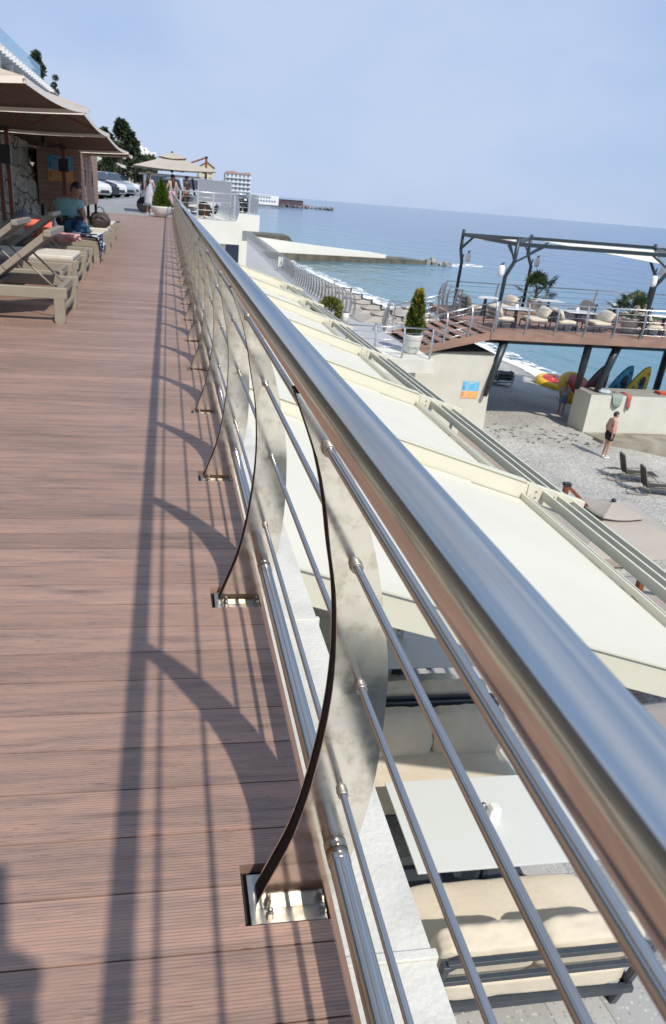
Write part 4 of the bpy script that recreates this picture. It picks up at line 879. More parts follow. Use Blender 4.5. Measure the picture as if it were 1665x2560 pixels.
# ================================================================ LEFT SIDE OF THE DECK
GU = 'taupe square parasols over the deck loungers'
def dpar(x0, x1, y0, y1, he, ha, label, mast, twin=False):
    cx, cy = (x0 + x1) / 2, (y0 + y1) / 2
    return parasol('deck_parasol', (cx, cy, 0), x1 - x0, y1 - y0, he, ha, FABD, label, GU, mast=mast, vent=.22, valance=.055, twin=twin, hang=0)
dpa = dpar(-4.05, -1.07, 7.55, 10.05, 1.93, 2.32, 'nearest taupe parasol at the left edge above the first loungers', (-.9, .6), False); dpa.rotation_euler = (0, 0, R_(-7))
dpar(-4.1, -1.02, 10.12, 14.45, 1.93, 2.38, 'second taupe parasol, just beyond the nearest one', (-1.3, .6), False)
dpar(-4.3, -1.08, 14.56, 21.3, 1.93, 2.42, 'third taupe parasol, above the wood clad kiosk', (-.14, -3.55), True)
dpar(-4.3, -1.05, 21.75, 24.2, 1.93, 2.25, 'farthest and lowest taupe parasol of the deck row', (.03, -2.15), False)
LF = mat('taupe_lounger_frame', (.30, .262, .205), (.275, .24, .19), rough=.45, nscale=6); LSL = mat('grey_brown_sling', (.17, .15, .125), (.14, .125, .105), rough=.75, nscale=40, stretch=(8, 1, 1))
LCU = mat('pale_lounger_pad', (.62, .58, .50), (.56, .52, .45), rough=.9, nscale=7, bump=.15, bscale=12)
def lounger(loc, label, up=True, pad=False, Wd=.92, Ln=2.0, hz=.30, rz=0, bo=0):
    """head to -x end is open, tall legs at +x; local origin at the +x near foot, extends to -x and +y"""
    o = thing('sun_lounger', loc, label, 'sun lounger', 'taupe loungers in a row along the deck', rz)
    f = MB()
    for y in (0, Wd - .06):
        f.bb((-Ln, y, hz - .105), (-.0, y + .06, hz - .012))
    f.bb((-Ln, .061, hz - .10), (-Ln + .06, Wd - .061, hz - .02)); f.bb((-.10, .061, hz - .10), (-.05, Wd - .061, hz - .02)); f.build('frame', LF, o, bevel=.008)
    for xl in (-.075, -Ln + .22):
        for y in (0, Wd - .06):
            g = MB(); g.bb((xl - .035, y + .001, .02), (xl + .055, y + .059, hz - .08)); g.tube([(xl + .01, y + .0, .03), (xl + .01, y + .06, .03)], .046, 14); g.build('leg', LF, o, bevel=.006)
        g = MB(); g.bb((xl - .01, .06, .075), (xl + .03, Wd - .06, .115)); g.build('crossbar', LF, o, bevel=.004)
    s_ = MB(); s_.bb((-Ln + .06, .07, hz - .055), (-.62 if up else -.10, Wd - .07, hz - .025)); s_.build('sling', LSL, o)
    if up:
        # raised back: hinged at -1.35, top towards +x
        hx = -.70 - bo; a = Vector((hx, 0, hz - .03)); t = Vector((-.14 - bo, 0, .72)); d = (t - a)
        b = MB()
        for y in (.065, Wd - .125): b.bar((a.x, y + .03, a.z), (t.x, y + .03, t.z), .05, .055)
        b.bar((t.x, .04, t.z), (t.x, Wd - .04, t.z), .06, .05); b.build('back_frame', LF, o, bevel=.006)
        nrm = Vector((-d.z, 0, d.x)).normalized() * .02
        q = MB(); q.prism([(a.x + nrm.x, .10, a.z + nrm.z), (t.x + nrm.x, .10, t.z + nrm.z), (t.x - nrm.x, .10, t.z - nrm.z), (a.x - nrm.x, .10, a.z - nrm.z)], (0, Wd - .20, 0)); q.build('backrest', LSL, o)
        for f_ in (.38, .62):
            p = a.lerp(t, f_); r = MB(); r.box((p.x, Wd / 2, p.z), (.05, Wd - .12, .05), (0, -math.atan2(d.z, d.x), 0)); r.build('back_slat', LF, o)
        for y in (.2, Wd - .2):
            p = a.lerp(t, .55); r = MB(); r.tube([(p.x, y, p.z), (p.x + .30, y, hz - .07)], .009, 6); r.tube([(p.x + .30, y, hz - .07), (p.x + .30, y + .05, hz - .06)], .009, 6); r.build('strut', LF, o)
    if pad:
        c = MB(); c.bb((-Ln + .05, .03, hz - .02), (-.06, Wd - .03, hz + .035)); c.build('pad', LCU, o, bevel=.02, segs=3)
    return o
lounger((-.84, 6.42, 0), 'nearest taupe lounger with its backrest raised, no pad', hz=.31)
lounger((-1.03, 7.66, 0), 'second lounger from the camera, raised back in shade', Wd=.85, hz=.31, bo=.3)
lounger((-1.0, 8.75, 0), 'third lounger from the camera, with a pale pad lying flat', up=False, pad=True, Wd=.9, hz=.31)
lounger((-1.02, 9.95, 0), 'fourth lounger from the camera, raised back beside the coral towel', Wd=.85, hz=.31, bo=.30)
lounger((-1.0, 11.75, 0), 'fifth lounger with dark blue patterned towel hanging off its end', up=False, pad=True, Wd=.85, hz=.33)
lounger((-1.02, 12.85, 0), 'sixth lounger, the one the woman sits on', up=False, pad=True, Wd=.8, hz=.33)
lounger((-1.0, 14.0, 0), 'seventh lounger just behind the woman', up=False, pad=True, Wd=.85, hz=.34)
lounger((-1.04, 16.0, 0), 'farthest taupe lounger with a dark tote bag on it', up=False, pad=True, Wd=.9, hz=.36)
# things on the loungers
COR = mat('coral_towel_cloth', (.85, .20, .14), (.72, .14, .10), rough=.9, nscale=9, bump=.3, bscale=12)
q = MB(); q.ell((0, 0, 0), (.27, .20, .15), 22, 12, fn=lambda v: v * (1 + .32 * mnoise.noise(v * 6) + .18 * mnoise.noise(v * 15)))
o = q.build('coral_towel', COR, loc=(-1.72, 11.25, .46)); tag(o, 'crumpled coral red towel lying on the lounger left of the woman', 'towel')
o = cushion(-1.42, 11.2, .38, .35, .3, .10, None, .1, 6, .06, 7).build('pink_cloth', mat('pale_pink_cloth', (.70, .40, .36), (.6, .3, .28), rough=.9)); tag(o, 'pale pink cloth end spilling right of the coral towel', 'cloth')
NAVY = mat('navy_patterned_towel', (.012, .016, .055), (.62, .66, .74), rough=.9, nscale=14, lo=.55, hi=.57, detail=2)
mb = MB(); vs = []; fs = []; n = 16; prof = [(-1.75, .36), (-1.5, .39), (-1.3, .375), (-1.1, .375), (-1.02, .37), (-.995, .345), (-.985, .30), (-.98, .24), (-.975, .19)]
for j, (x, z) in enumerate(prof):
    for i in range(n + 1):
        u = i / n; vs.append((x - .04 * abs(math.sin(u * 9 + j * .3)) * (j > 4) + .04 * mnoise.noise(Vector((u * 4, j, 1))), 11.70 + .55 * u + .05 * mnoise.noise(Vector((j * .7, u, 4))), z + .025 * mnoise.noise(Vector((u * 5, j * .6, 0))) - (.06 * u * (j == len(prof) - 1))))
for j in range(len(prof) - 1):
    for i in range(n): fs.append((j * (n + 1) + i, j * (n + 1) + i + 1, (j + 1) * (n + 1) + i + 1, (j + 1) * (n + 1) + i))
mb.add(vs, fs, True); o = mb.build('towel', NAVY, recalc=False); md = o.modifiers.new('t', 'SOLIDIFY'); md.thickness = .012; tag(o, 'navy towel with white pattern hanging over the end of the fifth lounger', 'towel')
o = cushion(-1.46, 12.65, .45, .34, .3, .17, None, .2, 8, .07, 8).build('blue_cloth', mat('deep_blue_cloth', (.015, .09, .17), (.02, .05, .11), rough=.85, nscale=9)); tag(o, 'bundled deep blue cloth on the lap of the seated woman', 'cloth')
BAGM = mat('grey_plastic_bag', (.30, .30, .34), (.24, .24, .28), rough=.45, nscale=6, bump=.4, bscale=9)
o = thing('plastic_bag', (-2.52, 13.9, .27), 'grey plastic shopping bag standing near the rock wall', 'bag')
q = MB(); q.lathe([(.15, 0), (.17, .06), (.165, .15), (.13, .24), (.09, .29), (.06, .31)], seg=18, sy=.7); q.v = [tuple(Vector(v) * (1 + .06 * mnoise.noise(Vector(v) * 12))) for v in q.v]; q.build('sack', BAGM, o)
for d in (-.05, .05): MB().tube([(d - .03, 0, .29), (d, 0, .38), (d + .035, 0, .29)], .010, 6).build('handle', BAGM, o)
o = thing('side_table', (-2.52, 13.9, 0), 'low dark side table under the grey plastic bag', 'side table'); MB().bb((-.25, -.25, .245), (.25, .25, .27)).build('tabletop', LSL, o); MB().lathe([(.18, 0), (.05, .03), (.04, .245)], seg=12).build('stem', LF, o)
TOTE = mat('dark_tote_leather', (.07, .055, .05), (.045, .035, .033), rough=.6, nscale=9)
o = thing('tote_bag', (-1.38, 16.25, .395), 'dark brown tote bag with looped handles on the farthest lounger', 'bag')
q = MB(); q.lathe([(.15, 0), (.19, .05), (.17, .13), (.11, .17)], seg=18, sy=.7); q.build('bag_body', TOTE, o)
for d in (-.03, .03): MB().tube([(-.10, d, .14), (-.07, d, .24), (.0, d, .28), (.07, d, .24), (.10, d, .14)], .009, 6).build('handle', TOTE, o)
o = thing('backpack', (-1.22, 14.3, .40), 'dark backpack slumped on the seventh lounger behind the woman', 'bag')
q = MB(); q.ell((0, 0, .09), (.20, .15, .13), 16, 8); q.build('pack_body', TOTE, o); MB().tube([(-.12, -.1, .1), (0, -.17, .2), (.13, -.1, .08)], .012, 6).build('strap', BLK, o)
o = thing('water_bottle', (-1.52, 10.75, .42), 'clear water bottle beside the coral towel', 'bottle'); q = MB(); q.lathe([(.032, 0), (.034, .03), (.034, .15), (.014, .20), (.014, .215)], seg=14); q.build('bottle_body', mat('clear_plastic', (.55, .62, .68), rough=.15), o); MB().lathe([(.016, .215), (.016, .235)], seg=12).build('cap', WPL, o)
# kerb and rock wall
struct('kerb', MB().prism([(-5, 4, .001), (-4.3, 4, .001), (-4.3, 17, .001), (-2.95, 20.8, .001), (-5, 20.8, .001)], (0, 0, .16)), mat('white_kerb_stone', (.6, .6, .57), (.5, .5, .47), rough=.8))
def rock_mat(name, c1, c2, c3, sc):
    m = bpy.data.materials.new(name); m.use_nodes = True; n = m.node_tree.nodes; l = m.node_tree.links.new; b = n['Principled BSDF']; b.inputs['Roughness'].default_value = .9
    t = n.new('ShaderNodeTexCoord'); no = n.new('ShaderNodeTexNoise'); no.inputs['Scale'].default_value = 2.2; no.inputs['Detail'].default_value = 6; l(t.outputs['Object'], no.inputs['Vector'])
    wv = n.new('ShaderNodeVectorMath'); wv.operation = 'MULTIPLY_ADD'; wv.inputs[1].default_value = (.22, .22, .22); l(no.outputs['Color'], wv.inputs[0]); l(t.outputs['Object'], wv.inputs[2])
    v = n.new('ShaderNodeTexVoronoi'); v.feature = 'DISTANCE_TO_EDGE'; v.inputs['Scale'].default_value = sc; l(wv.outputs[0], v.inputs['Vector'])
    v2 = n.new('ShaderNodeTexVoronoi'); v2.inputs['Scale'].default_value = sc; l(wv.outputs[0], v2.inputs['Vector'])
    r = n.new('ShaderNodeMapRange'); r.inputs[1].default_value = 0.0; r.inputs[2].default_value = .035; l(v.outputs['Distance'], r.inputs[0])
    cr = n.new('ShaderNodeValToRGB'); e = cr.color_ramp.elements; e[0].color = (*c1, 1); e[1].color = (*c2, 1); l(v2.outputs['Color'], cr.inputs[0])
    m1 = n.new('ShaderNodeMixRGB'); m1.inputs[1].default_value = (*c3, 1); l(r.outputs[0], m1.inputs[0]); l(cr.outputs[0], m1.inputs[2])
    n2 = n.new('ShaderNodeTexNoise'); n2.inputs['Scale'].default_value = 9; n2.inputs['Detail'].default_value = 8; l(t.outputs['Object'], n2.inputs['Vector'])
    r2 = n.new('ShaderNodeMapRange'); r2.inputs[3].default_value = .7; r2.inputs[4].default_value = 1.15; r2.inputs[1].default_value = .3; r2.inputs[2].default_value = .7; l(n2.outputs['Fac'], r2.inputs[0])
    cc = n.new('ShaderNodeCombineXYZ'); [l(r2.outputs[0], cc.inputs[i]) for i in range(3)]
    m2 = n.new('ShaderNodeMixRGB'); m2.blend_type = 'MULTIPLY'; m2.inputs[0].default_value = 1; l(m1.outputs[0], m2.inputs[1]); l(cc.outputs[0], m2.inputs[2]); l(m2.outputs[0], b.inputs['Base Color'])
    bp = n.new('ShaderNodeBump'); bp.inputs['Strength'].default_value = 1; bp.inputs['Distance'].default_value = .08
    ad = n.new('ShaderNodeMath'); ad.operation = 'ADD'; l(r.outputs[0], ad.inputs[0]); l(n2.outputs['Fac'], ad.inputs[1]); l(ad.outputs[0], bp.inputs['Height']); l(bp.outputs[0], b.inputs['Normal']); return m
ROCK = rock_mat('honey_rock', (.62, .55, .40), (.74, .69, .56), (.30, .25, .17), 2.1)
def rockwall(x, y0, y1, z1, label, dep=2.0, m_=ROCK, amp=.28, name='rock_wall', bend=True):
    mb = MB(); ny = int((y1 - y0) * 6); nz_ = int(z1 * 7); vs = []; fs = []
    for j in range(nz_ + 1):
        for i in range(ny + 1):
            y = y0 + (y1 - y0) * i / ny; z = z1 * j / nz_; p = Vector((0, y * 1.1, z * 1.3)); d = amp * (mnoise.noise(p * 1.2) + .5 * mnoise.noise(p * 3)) - .10 * abs(mnoise.noise(p * 2.3 + Vector((5, 0, 0))))
            xo = max(0, min(1, (y - 17.0) / 4.0)) * 1.55 if bend else 0; vs.append((x + xo + d - .12 * z, y, z - (.0 if j < nz_ else .15 * mnoise.noise(p))))
    for j in range(nz_):
        for i in range(ny): a = j * (ny + 1) + i; fs.append((a, a + 1, a + ny + 2, a + ny + 1))
    mb.add(vs, fs, True); k = len(mb.v); mb.add([vs[nz_ * (ny + 1)], vs[-1], (x - dep, y1, z1), (x - dep, y0, z1)], [(0, 1, 2, 3)])
    return tag(mb.build(name, m_, recalc=False), label, 'rock wall')
rockwall(-4.9, -14, 26, 3.2, 'rough honey coloured rock wall behind the loungers and parasol poles')
rwe = MB(); rwe.prism([(-9, 24.5, 0), (-3.6, 24.5, 0), (-3.5, 26, 0), (-9, 26, 0)], (0, 0, 2.2)); tag(rwe.build('rock_return', ROCK), 'end of the rock wall hidden behind the kiosk', 'rock wall')
# kiosk
WDC = mat('kiosk_cladding', (.50, .31, .22), (.37, .23, .16), rough=.6, nscale=3, stretch=(.6, .6, 10), bump=.15, bscale=20)
ks = thing('kiosk', (-2.3, 21.3, 0), 'wood clad kiosk on dark legs carrying the blue and orange sign', 'kiosk')
b = MB(); b.bb((-1.05, 0, .50), (0, 5.1, 1.98)); b.build('core', mat('kiosk_dark_core', (.05, .035, .028)), ks)
b = MB()
for i in range(12): b.bb((-1.07, -.03, .49 + i * .128), (-.0, -.002, .49 + i * .128 + .122))
b.build('front_boards', WDC, ks)
for k in range(5):
    b = MB()
    for i in range(12): b.bb((.002, .05 + k * 1.01, .49 + i * .128), (.03, .98 + k * 1.01, .49 + i * .128 + .122))
    b.build('door_panel', WDC, ks)
b = MB(); b.bb((-1.12, -.05, 1.985), (.06, 5.15, 2.04)); b.build('roof', BLK, ks)
for x in (-1.0, -.06):
    for y in (.05, 2.5, 5.0): MB().bb((x - .04, y - .04, 0), (x + .04, y + .04, .5)).build('leg', BLK, ks)
for y in (1.02, 3.04): MB().tube([(.05, y - .10, 1.0), (.05, y - .10, 1.4)], .012, 6).build('handle', BLK, ks)
rules_sign((-3.10, 21.265, 1.075), .635, .62, 'blue and orange beach rules sign on the wood clad kiosk')

# ---------------------------------------------------------------- car park, far end
def zg(y): return 0 if y < 38 else min(.45, (y - 38) * .0085)
ASP = mat('grey_asphalt', (.30, .305, .31), (.25, .255, .26), rough=.85, nscale=1.2, bump=.1, bscale=60)
struct('car_park', grid(lin(-14, .30, 6), [32.05, 34, 36, 38, 48, 58, 70, 90, 130], lambda x, y: zg(y) - .001), ASP)
q = MB(); q.bb((.30, 32.9, -.93), (3.24, 45.9, -.005)); q.bb((-14, 32.06, -.9), (.29, 45.9, -.05)); tag(q.build('balcony_slab', PLASTERF), 'near cream slab carrying the end railing above the promenade', 'slab')
q = MB(); q.bb((.30, 46, -.93), (5.55, 70, -.02)); q.bb((.3, 70.1, -.9), (5.55, 130, .3)); tag(q.build('quay_slab', PLASTERF), 'farther cream slab stepping out over the promenade', 'slab')
fc = MB(); fc.bb((.51, 33.1, TZ), (2.2, 45.9, -.935)); fc.bb((.51, 46.5, TZ), (4.9, 125, -.935)); tag(fc.build('promenade_facade', PLASTERF), 'cream facade under the cantilevered slabs', 'wall')
o = thing('glass_door', (3.45, 46.45, TZ), 'dark glazed door in the facade under the farther slab', 'door'); MB().bb((0, -.06, .02), (.95, .04, 2.4)).build('frame', SLATE, o)
for x in (.06, .50): MB().bb((x, -.08, .1), (x + .39, -.065, 2.3)).build('pane', mat('dark_door_glass', (.02, .03, .06), rough=.08), o)
o = thing('column', (2.45, 33.5, TZ), 'white square column under the near slab', 'column'); MB().bb((-.12, -.12, .15), (.12, .12, 2.715)).build('shaft', PLASTERF, o); MB().bb((-.15, -.15, 0), (.15, .15, .149)).build('base', PLASTERF, o)
STW = mat('bright_brushed_rail', (.66, .66, .65), (.6, .6, .6), rough=.35, metal=.6)
def srail(o, x0, x1, y, z, h, n, m_=STW, posts=()):
    MB().tube([(x0, y, z + h), (x1, y, z + h)], .032, 10).build('handrail', m_, o)
    for i in range(n): MB().tube([(x0, y, z + h * (i + .5) / (n + .3)), (x1, y, z + h * (i + .5) / (n + .3))], .011, 6).build('rail_rod', m_, o)
    for x in posts: MB().bb((x - .035, y - .03, z), (x + .035, y + .03, z + h - .02)).build('post', m_, o)
gr = thing('end_railing', (0, 33.0, 0), 'straight steel railing across the end of the deck above the cream slab', 'railing')
srail(gr, .17, 2.90, 0, 0, 1.06, 4, posts=(.55, 1.28, 1.95, 2.86)); MB().bb((1.27, -.08, -.01), (2.95, .04, .035)).build('bottom_rail', STW, gr)
gr2 = thing('quay_railing', (0, 46.15, 0), 'farther steel railing on the stepped out quay slab', 'railing'); srail(gr2, 3.3, 5.25, 0, 0, 1.09, 4, posts=(3.4, 4.9))
rail_run(gr2, [(5.3, .1, 0), (5.3, 14, 0)], 1.09, 4, (1, 0), .8, skirt=.05)
o = thing('curved_railing', (2.92, 33.05, 0), 'short run of curved posts at the right end of the near slab', 'railing'); rail_run(o, [(.0, .1, 0), (.0, 12, 0)], 1.06, 4, (1, 0), 1.0, skirt=.05)
sc_ = thing('wind_screen', (1.29, 33.5, .0), 'flat grey wind screen panel behind the end railing', 'screen'); MB().bb((0.03, -.01, .72), (1.42, .01, 1.54)).build('panel', mat('grey_screen_fabric', (.26, .28, .335), (.24, .26, .31), rough=.8), sc_)
q = MB(); q.bb((-.0, -.02, 0), (.03, .02, 1.58)); q.bb((1.421, -.02, 0), (1.45, .02, 1.58)); q.bb((.031, -.02, 1.541), (1.42, .02, 1.57)); q.bb((.031, -.02, .69), (1.42, .02, .719)); q.build('frame', STW, sc_)
bd = thing('timber_bollard', (1.62, 33.7, 0), 'short varnished timber bollard behind the end railing', 'bollard'); MB().bb((-.04, -.04, .02), (.04, .04, .62)).build('shaft', WOODM, bd); MB().bb((-.08, -.08, 0), (.08, .08, .019)).build('base', BLK, bd)
bpk = parasol('cafe_parasol', (.20, 36.6, 0), 3.6, 3.6, 1.93, 2.50, FABL, 'large pale double roofed parasol at the far end of the deck', 'pale parasol by the car park', mast=(1.72, 1.2), vent=.34, rz=R_(4), hang=.10, armend=(.95, .7, 2.28))
# planter
pl = thing('planter_bowl', (-.24, 31.75, 0), 'round white bowl planter with a bright green conical shrub', 'planter')
MB().lathe([(.17, 0), (.27, .06), (.37, .20), (.42, .36), (.43, .41), (.41, .415), (.38, .36)], seg=30).build('bowl', POT, pl); MB().lathe([(.38, .35), (.04, .38)], seg=16).build('soil', SOIL, pl)
q = MB(); leaves(q, cone_fn(1.0, .40, .37, .72, .08), 3800, .055, 15); q.build('shrub', LEAFG, pl, recalc=False); MB().tube([(0, 0, .3), (0, 0, 1.1)], [.03, .01], 6).build('trunk', MATS['palm_trunk'], pl)
# retaining rock wall, banks and hill behind the car park
FROCK = rock_mat('far_rock', (.40, .37, .29), (.52, .48, .39), (.15, .12, .09), .5)
def zhill(x, y): return zg(y)
q = MB(); vs = []; fs = []; n = 40
for j in range(7):
    for i in range(n + 1):
        y = 62 + (y_e := 70) * i / n; z = [0, .9, 1.7, 2.4, 2.9, 3.0, 3.0][j]; xw = -7.6 + .066 * (y - 62) + (.0 if i else 0); p = Vector((i * .7, j * 1.3, 0))
        vs.append((xw - [0, .15, .3, .5, .7, 2.5, 6][j] + .35 * mnoise.noise(p), y, zg(y) + z * (1 - .0035 * (y - 62)) + .2 * mnoise.noise(p + Vector((9, 0, 0)))))
for j in range(6):
    for i in range(n): a = j * (n + 1) + i; fs.append((a, a + 1, a + n + 2, a + n + 1))
q.add(vs, fs, True); tag(q.build('retaining_wall', FROCK, recalc=False), 'tan rock retaining wall behind the parked cars', 'rock wall')
q = MB(); q.prism([(-7.6, 84, .3), (-1.3, 88, .35), (-1.3, 88, 2.25), (-7.6, 84, 2.6)], (0, 3, 0)); tag(q.build('rock_bank', FROCK), 'tan rock bank at the back of the car park behind the people', 'rock wall')
q = MB(); q.bar((-7.0, 70, 3.25), (-3.1, 70, 2.35), .25, .22); tag(q.build('white_coping', POT), 'sloping white coping line above the parked cars', 'coping')
o = thing('long_shed', (-4.9, 100, 2.35), 'long low building with red brown roof above the rock bank', 'building'); q = MB(); q.prism([(0, 0, 0.1), (3.4, 0, .1), (3.4, 0, .28), (0, 0, .75)], (0, 5, 0)); q.build('roof', mat('red_brown_roof', (.24, .12, .09), (.2, .1, .08)), o); MB().bb((0, .05, -1.5), (3.4, 5, .095)).build('wall', POT, o)
o = thing('site_container', (-5.95, 72, .43), 'dark blue metal container behind the parked cars', 'container'); MB().bb((0, 0, 0), (1.15, 2.5, 2.15)).build('body', mat('dark_blue_metal', (.03, .04, .06), (.04, .05, .07), rough=.5), o); MB().bb((.45, -.03, .1), (.85, -.001, 1.8)).build('door', BLK, o)
o = thing('dark_shelter', (-4.75, 73, .43), 'small dark shelter right of the blue container', 'shelter'); MB().bb((0, 0, 0), (.75, 2, 1.5)).build('body', BLK, o); MB().bb((-.05, -.05, 1.501), (.8, 2.1, 1.56)).build('roof', SLATE, o)
o = thing('lamp_post', (-4.1, 78, .5), 'pale lamp post in front of the dark pine', 'lamp post'); MB().tube([(0, 0, 0), (0, 0, 2.75)], [.09, .06], 8).build('pole', POT, o); MB().lathe([(.08, 2.75), (.16, 2.8), (.14, 2.95), (.04, 3.0)], seg=10).build('lamp_head', GL, o)
# hillside
q = grid(lin(-90, -5.6, 24), lin(88, 260, 20), lambda x, y: 1.8 + max(0, (-5.6 - x)) * .20 + 2.2 * mnoise.noise(Vector((x * .07, y * .05, 0))) * min(1, (-5.6 - x) / 12))
struct('hill', q, mat('scrub_hillside', (.10, .12, .055), (.22, .20, .12), rough=.95, nscale=.35, detail=8))
PINE = mat('dark_pine_needles', (.018, .036, .014), (.042, .062, .022), rough=.7, nscale=1.2); BARK = mat('pine_bark', (.10, .07, .05), (.06, .045, .035), rough=.95)
def pine(loc, H, R, label, seed, n=2600, clumps=16, lean=0, z0=.35):
    o = thing('pine_tree', loc, label, 'tree'); rnd = random.Random(seed); t = MB(); t.tube([(0, 0, 0), (lean * .4, 0, H * .5), (lean, 0, H * .95)], [R * .10, R * .07, R * .02], 8); cs_ = []
    for k in range(clumps):
        f_ = z0 + (1 - z0) * (k + .5) / clumps; a = rnd.random() * 6.28; rr_ = R * (1 - ((f_ - z0) / (1 - z0)) ** 2.2) * rnd.uniform(.5, 1.05); c = Vector((lean * f_ + math.cos(a) * rr_, math.sin(a) * rr_, H * f_)); cs_.append((c, R * rnd.uniform(.26, .45) * (1.15 - .5 * f_)))
        t.tube([(lean * f_ * .9, 0, H * (f_ - .10)), tuple(c)], [R * .03, R * .012], 5)
    t.build('trunk', BARK, o); m_ = MB()
    def f(r):
        c, q_ = cs_[int(r.random() * len(cs_))]; a = r.random() * 6.283; e = r.uniform(-1.2, 1.5); d = Vector((math.cos(a) * math.cos(e), math.sin(a) * math.cos(e), math.sin(e) * .7)); return c + d * q_ * (r.random() ** .4), d
    leaves(m_, f, n, R * .13, seed + 1); m_.build('crown', PINE, o, recalc=False); return o
pine((-9.3, 62, 2.6), 6.6, 1.3, 'tall pine rising behind the white louvred building at upper left', 3, lean=-.1); pine((-10.2, 63, 2.6), 5.4, 1.2, 'shorter pine left of the tall one behind the white building', 31, 1500, 10)
pine((-7.9, 60, 2.6), 5.2, .7, 'small pine tip at the right end of the white louvred building', 33, 900, 8)
pine((-4.1, 70, 1.2), 4.7, 1.6, 'dark pine standing right of the parasols above the parked cars', 5, 4200, 18, lean=.1, z0=.22)
pine((-5.6, 72, 1.2), 4.0, 1.6, 'dark bushy pine partly behind the farthest parasol', 8, 3000, 16, z0=.15)
pine((-3.0, 74, .9), 3.6, 1.3, 'low dark shrubby pine right of the dark pine', 12, 2600, 16, z0=.12)
for i, (x, y, z, r) in enumerate(((-4.2, 104, 2.6, 1.5), (-3.0, 105, 2.2, 1.2), (-6.4, 100, 2.8, 1.9), (-2.4, 108, 3.1, 1.0))):
    o = thing('bush', (x, y, z), ['green bush on the slope below the white villa', 'small green bush right below the white villa', 'dark bush left of the white villa', 'low green shrub right of the white villa'][i], 'bush'); q = MB(); leaves(q, ball_fn((0, 0, r * .5), r), 900, .28, 40 + i); q.build('foliage', mat('slope_bush', (.05, .075, .025), (.10, .12, .05), rough=.8), o, recalc=False); MB().tube([(0, 0, -.5), (0, 0, .4)], .08, 5).build('stem', BARK, o)
# villa
WV = mat('white_villa_render', (.80, .80, .79), (.76, .76, .76), rough=.8); WIN = mat('dark_window', (.06, .07, .09), (.04, .05, .07), rough=.15)
WINF = mat('hazy_window', (.22, .25, .30), (.17, .2, .25), rough=.2)
def block(o, a, b_, nm='wall', m_=WV): return MB().bb(a, b_).build(nm, m_, o)
o = thing('villa', (-4.4, 110, 2.0), 'white cubic villa stepping down the hill behind the dark pine', 'villa')
block(o, (0, 0, 2.6), (.95, 4, 4.15)); block(o, (.96, .2, 2.5), (1.62, 4, 3.85)); block(o, (.65, -.6, 1.9), (2.85, 4, 3.35)); block(o, (1.62, .3, 3.36), (1.9, 3, 3.5))
for x, z, w_, h_ in ((2.3, 2.55, .38, .55), (1.3, 2.9, .14, .2), (.35, 3.55, .2, .2), (1.15, 3.45, .2, .2)): block(o, (x, -.64 if z < 3.2 else (-.04), z), (x + w_, -.605 if z < 3.2 else -.005, z + h_), 'window', WIN)
block(o, (-.3, -.2, 1.2), (.35, 3, 3.0))
# white louvred building at upper left
q = MB(); q.bb((-16, -30, 3.2), (-8.9, 33.9, 6.9)); q.bb((-16, -30, 6.901), (-8.3, 33.9, 7.05)); q.bb((-30, -48, -.3), (-4, -22, 7)); tag(q.build('unseen_wing', mat('grey_brown_render', (.30, .26, .22), (.24, .21, .18), rough=.8)), 'unseen building wing added left of and behind the camera to darken reflections', 'building')  # wing added out of view: darkens steel reflections, cuts blue sky light
o = thing('terrace_building', (-8.2, 34, 0), 'white building edge with louvred eaves and glass balustrade at upper left', 'building')
q = MB(); q.bb((-6, 0, 3.0), (-.9, 26, 6.45)); q.build('facade', mat('greyish_white_wall', (.55, .56, .55), (.5, .5, .5), rough=.8), o)  # facade in a greyer white than the eaves
q = MB(); q.bb((-6, 0, 6.96), (-.05, 27.5, 7.06)); q.bb((-.25, 0, 6.80), (.02, 27.5, 6.955)); q.build('eave', WV, o)
for i in range(30): MB().bb((-2.2, i * .92, 6.62), (.30, i * .92 + .10, 6.79)).build('louvre', WV, o)
for i in range(9): MB().bb((-.35, i * 3.2, 4.6), (-.2, i * 3.2 + .15, 6.6)).build('post', WV, o)
GLS = bpy.data.materials.new('blue_glass'); GLS.use_nodes = True; _b = GLS.node_tree.nodes['Principled BSDF']; _b.inputs['Base Color'].default_value = (.25, .55, .75, 1); _b.inputs['Roughness'].default_value = .05; _b.inputs['Alpha'].default_value = .45
MB().bb((-.12, 0, 7.07), (-.10, 22, 7.78)).build('glass_balustrade', GLS, o)
# ---------------------------------------------------------------- far shore
o = thing('apartment_block', (9.8, 250, -3), 'pale yellow gabled apartment block beyond the big parasol', 'building')
APY = mat('pale_yellow_render', (.62, .55, .40), (.56, .50, .37), rough=.9); RED = mat('red_tile_roof', (.36, .15, .10), (.28, .12, .08), rough=.9)
q = MB(); q.prism([(0, 0, 0), (4.9, 0, 0), (4.9, 0, 10.6), (2.5, 0, 12.2), (0, 0, 10.8)], (0, 12, 0)); q.build('wall', APY, o); q = MB(); q.prism([(-.2, -.3, 10.7), (2.5, -.3, 12.25), (5.1, -.3, 10.6), (5.1, -.3, 10.9), (2.5, -.3, 12.6), (-.2, -.3, 11.0)], (0, 12.5, 0)); q.build('roof', RED, o)
for r in range(4):
    for c in range(2): block(o, (1.2 + c * 2.0, -.05, 3.2 + r * 1.9), (2.2 + c * 2.0, -.01, 4.1 + r * 1.9), 'window', WIN)
o = thing('hillside_house', (15.5, 260, -3), 'low brown roofed house between the apartment block and the hotel', 'building'); MB().bb((0, 0, 0), (5.5, 8, 6.2)).build('wall', APY, o); MB().prism([(-.3, -.3, 6.2), (5.8, -.3, 6.2), (2.75, -.3, 7.6)], (0, 8.6, 0)).build('roof', RED, o)
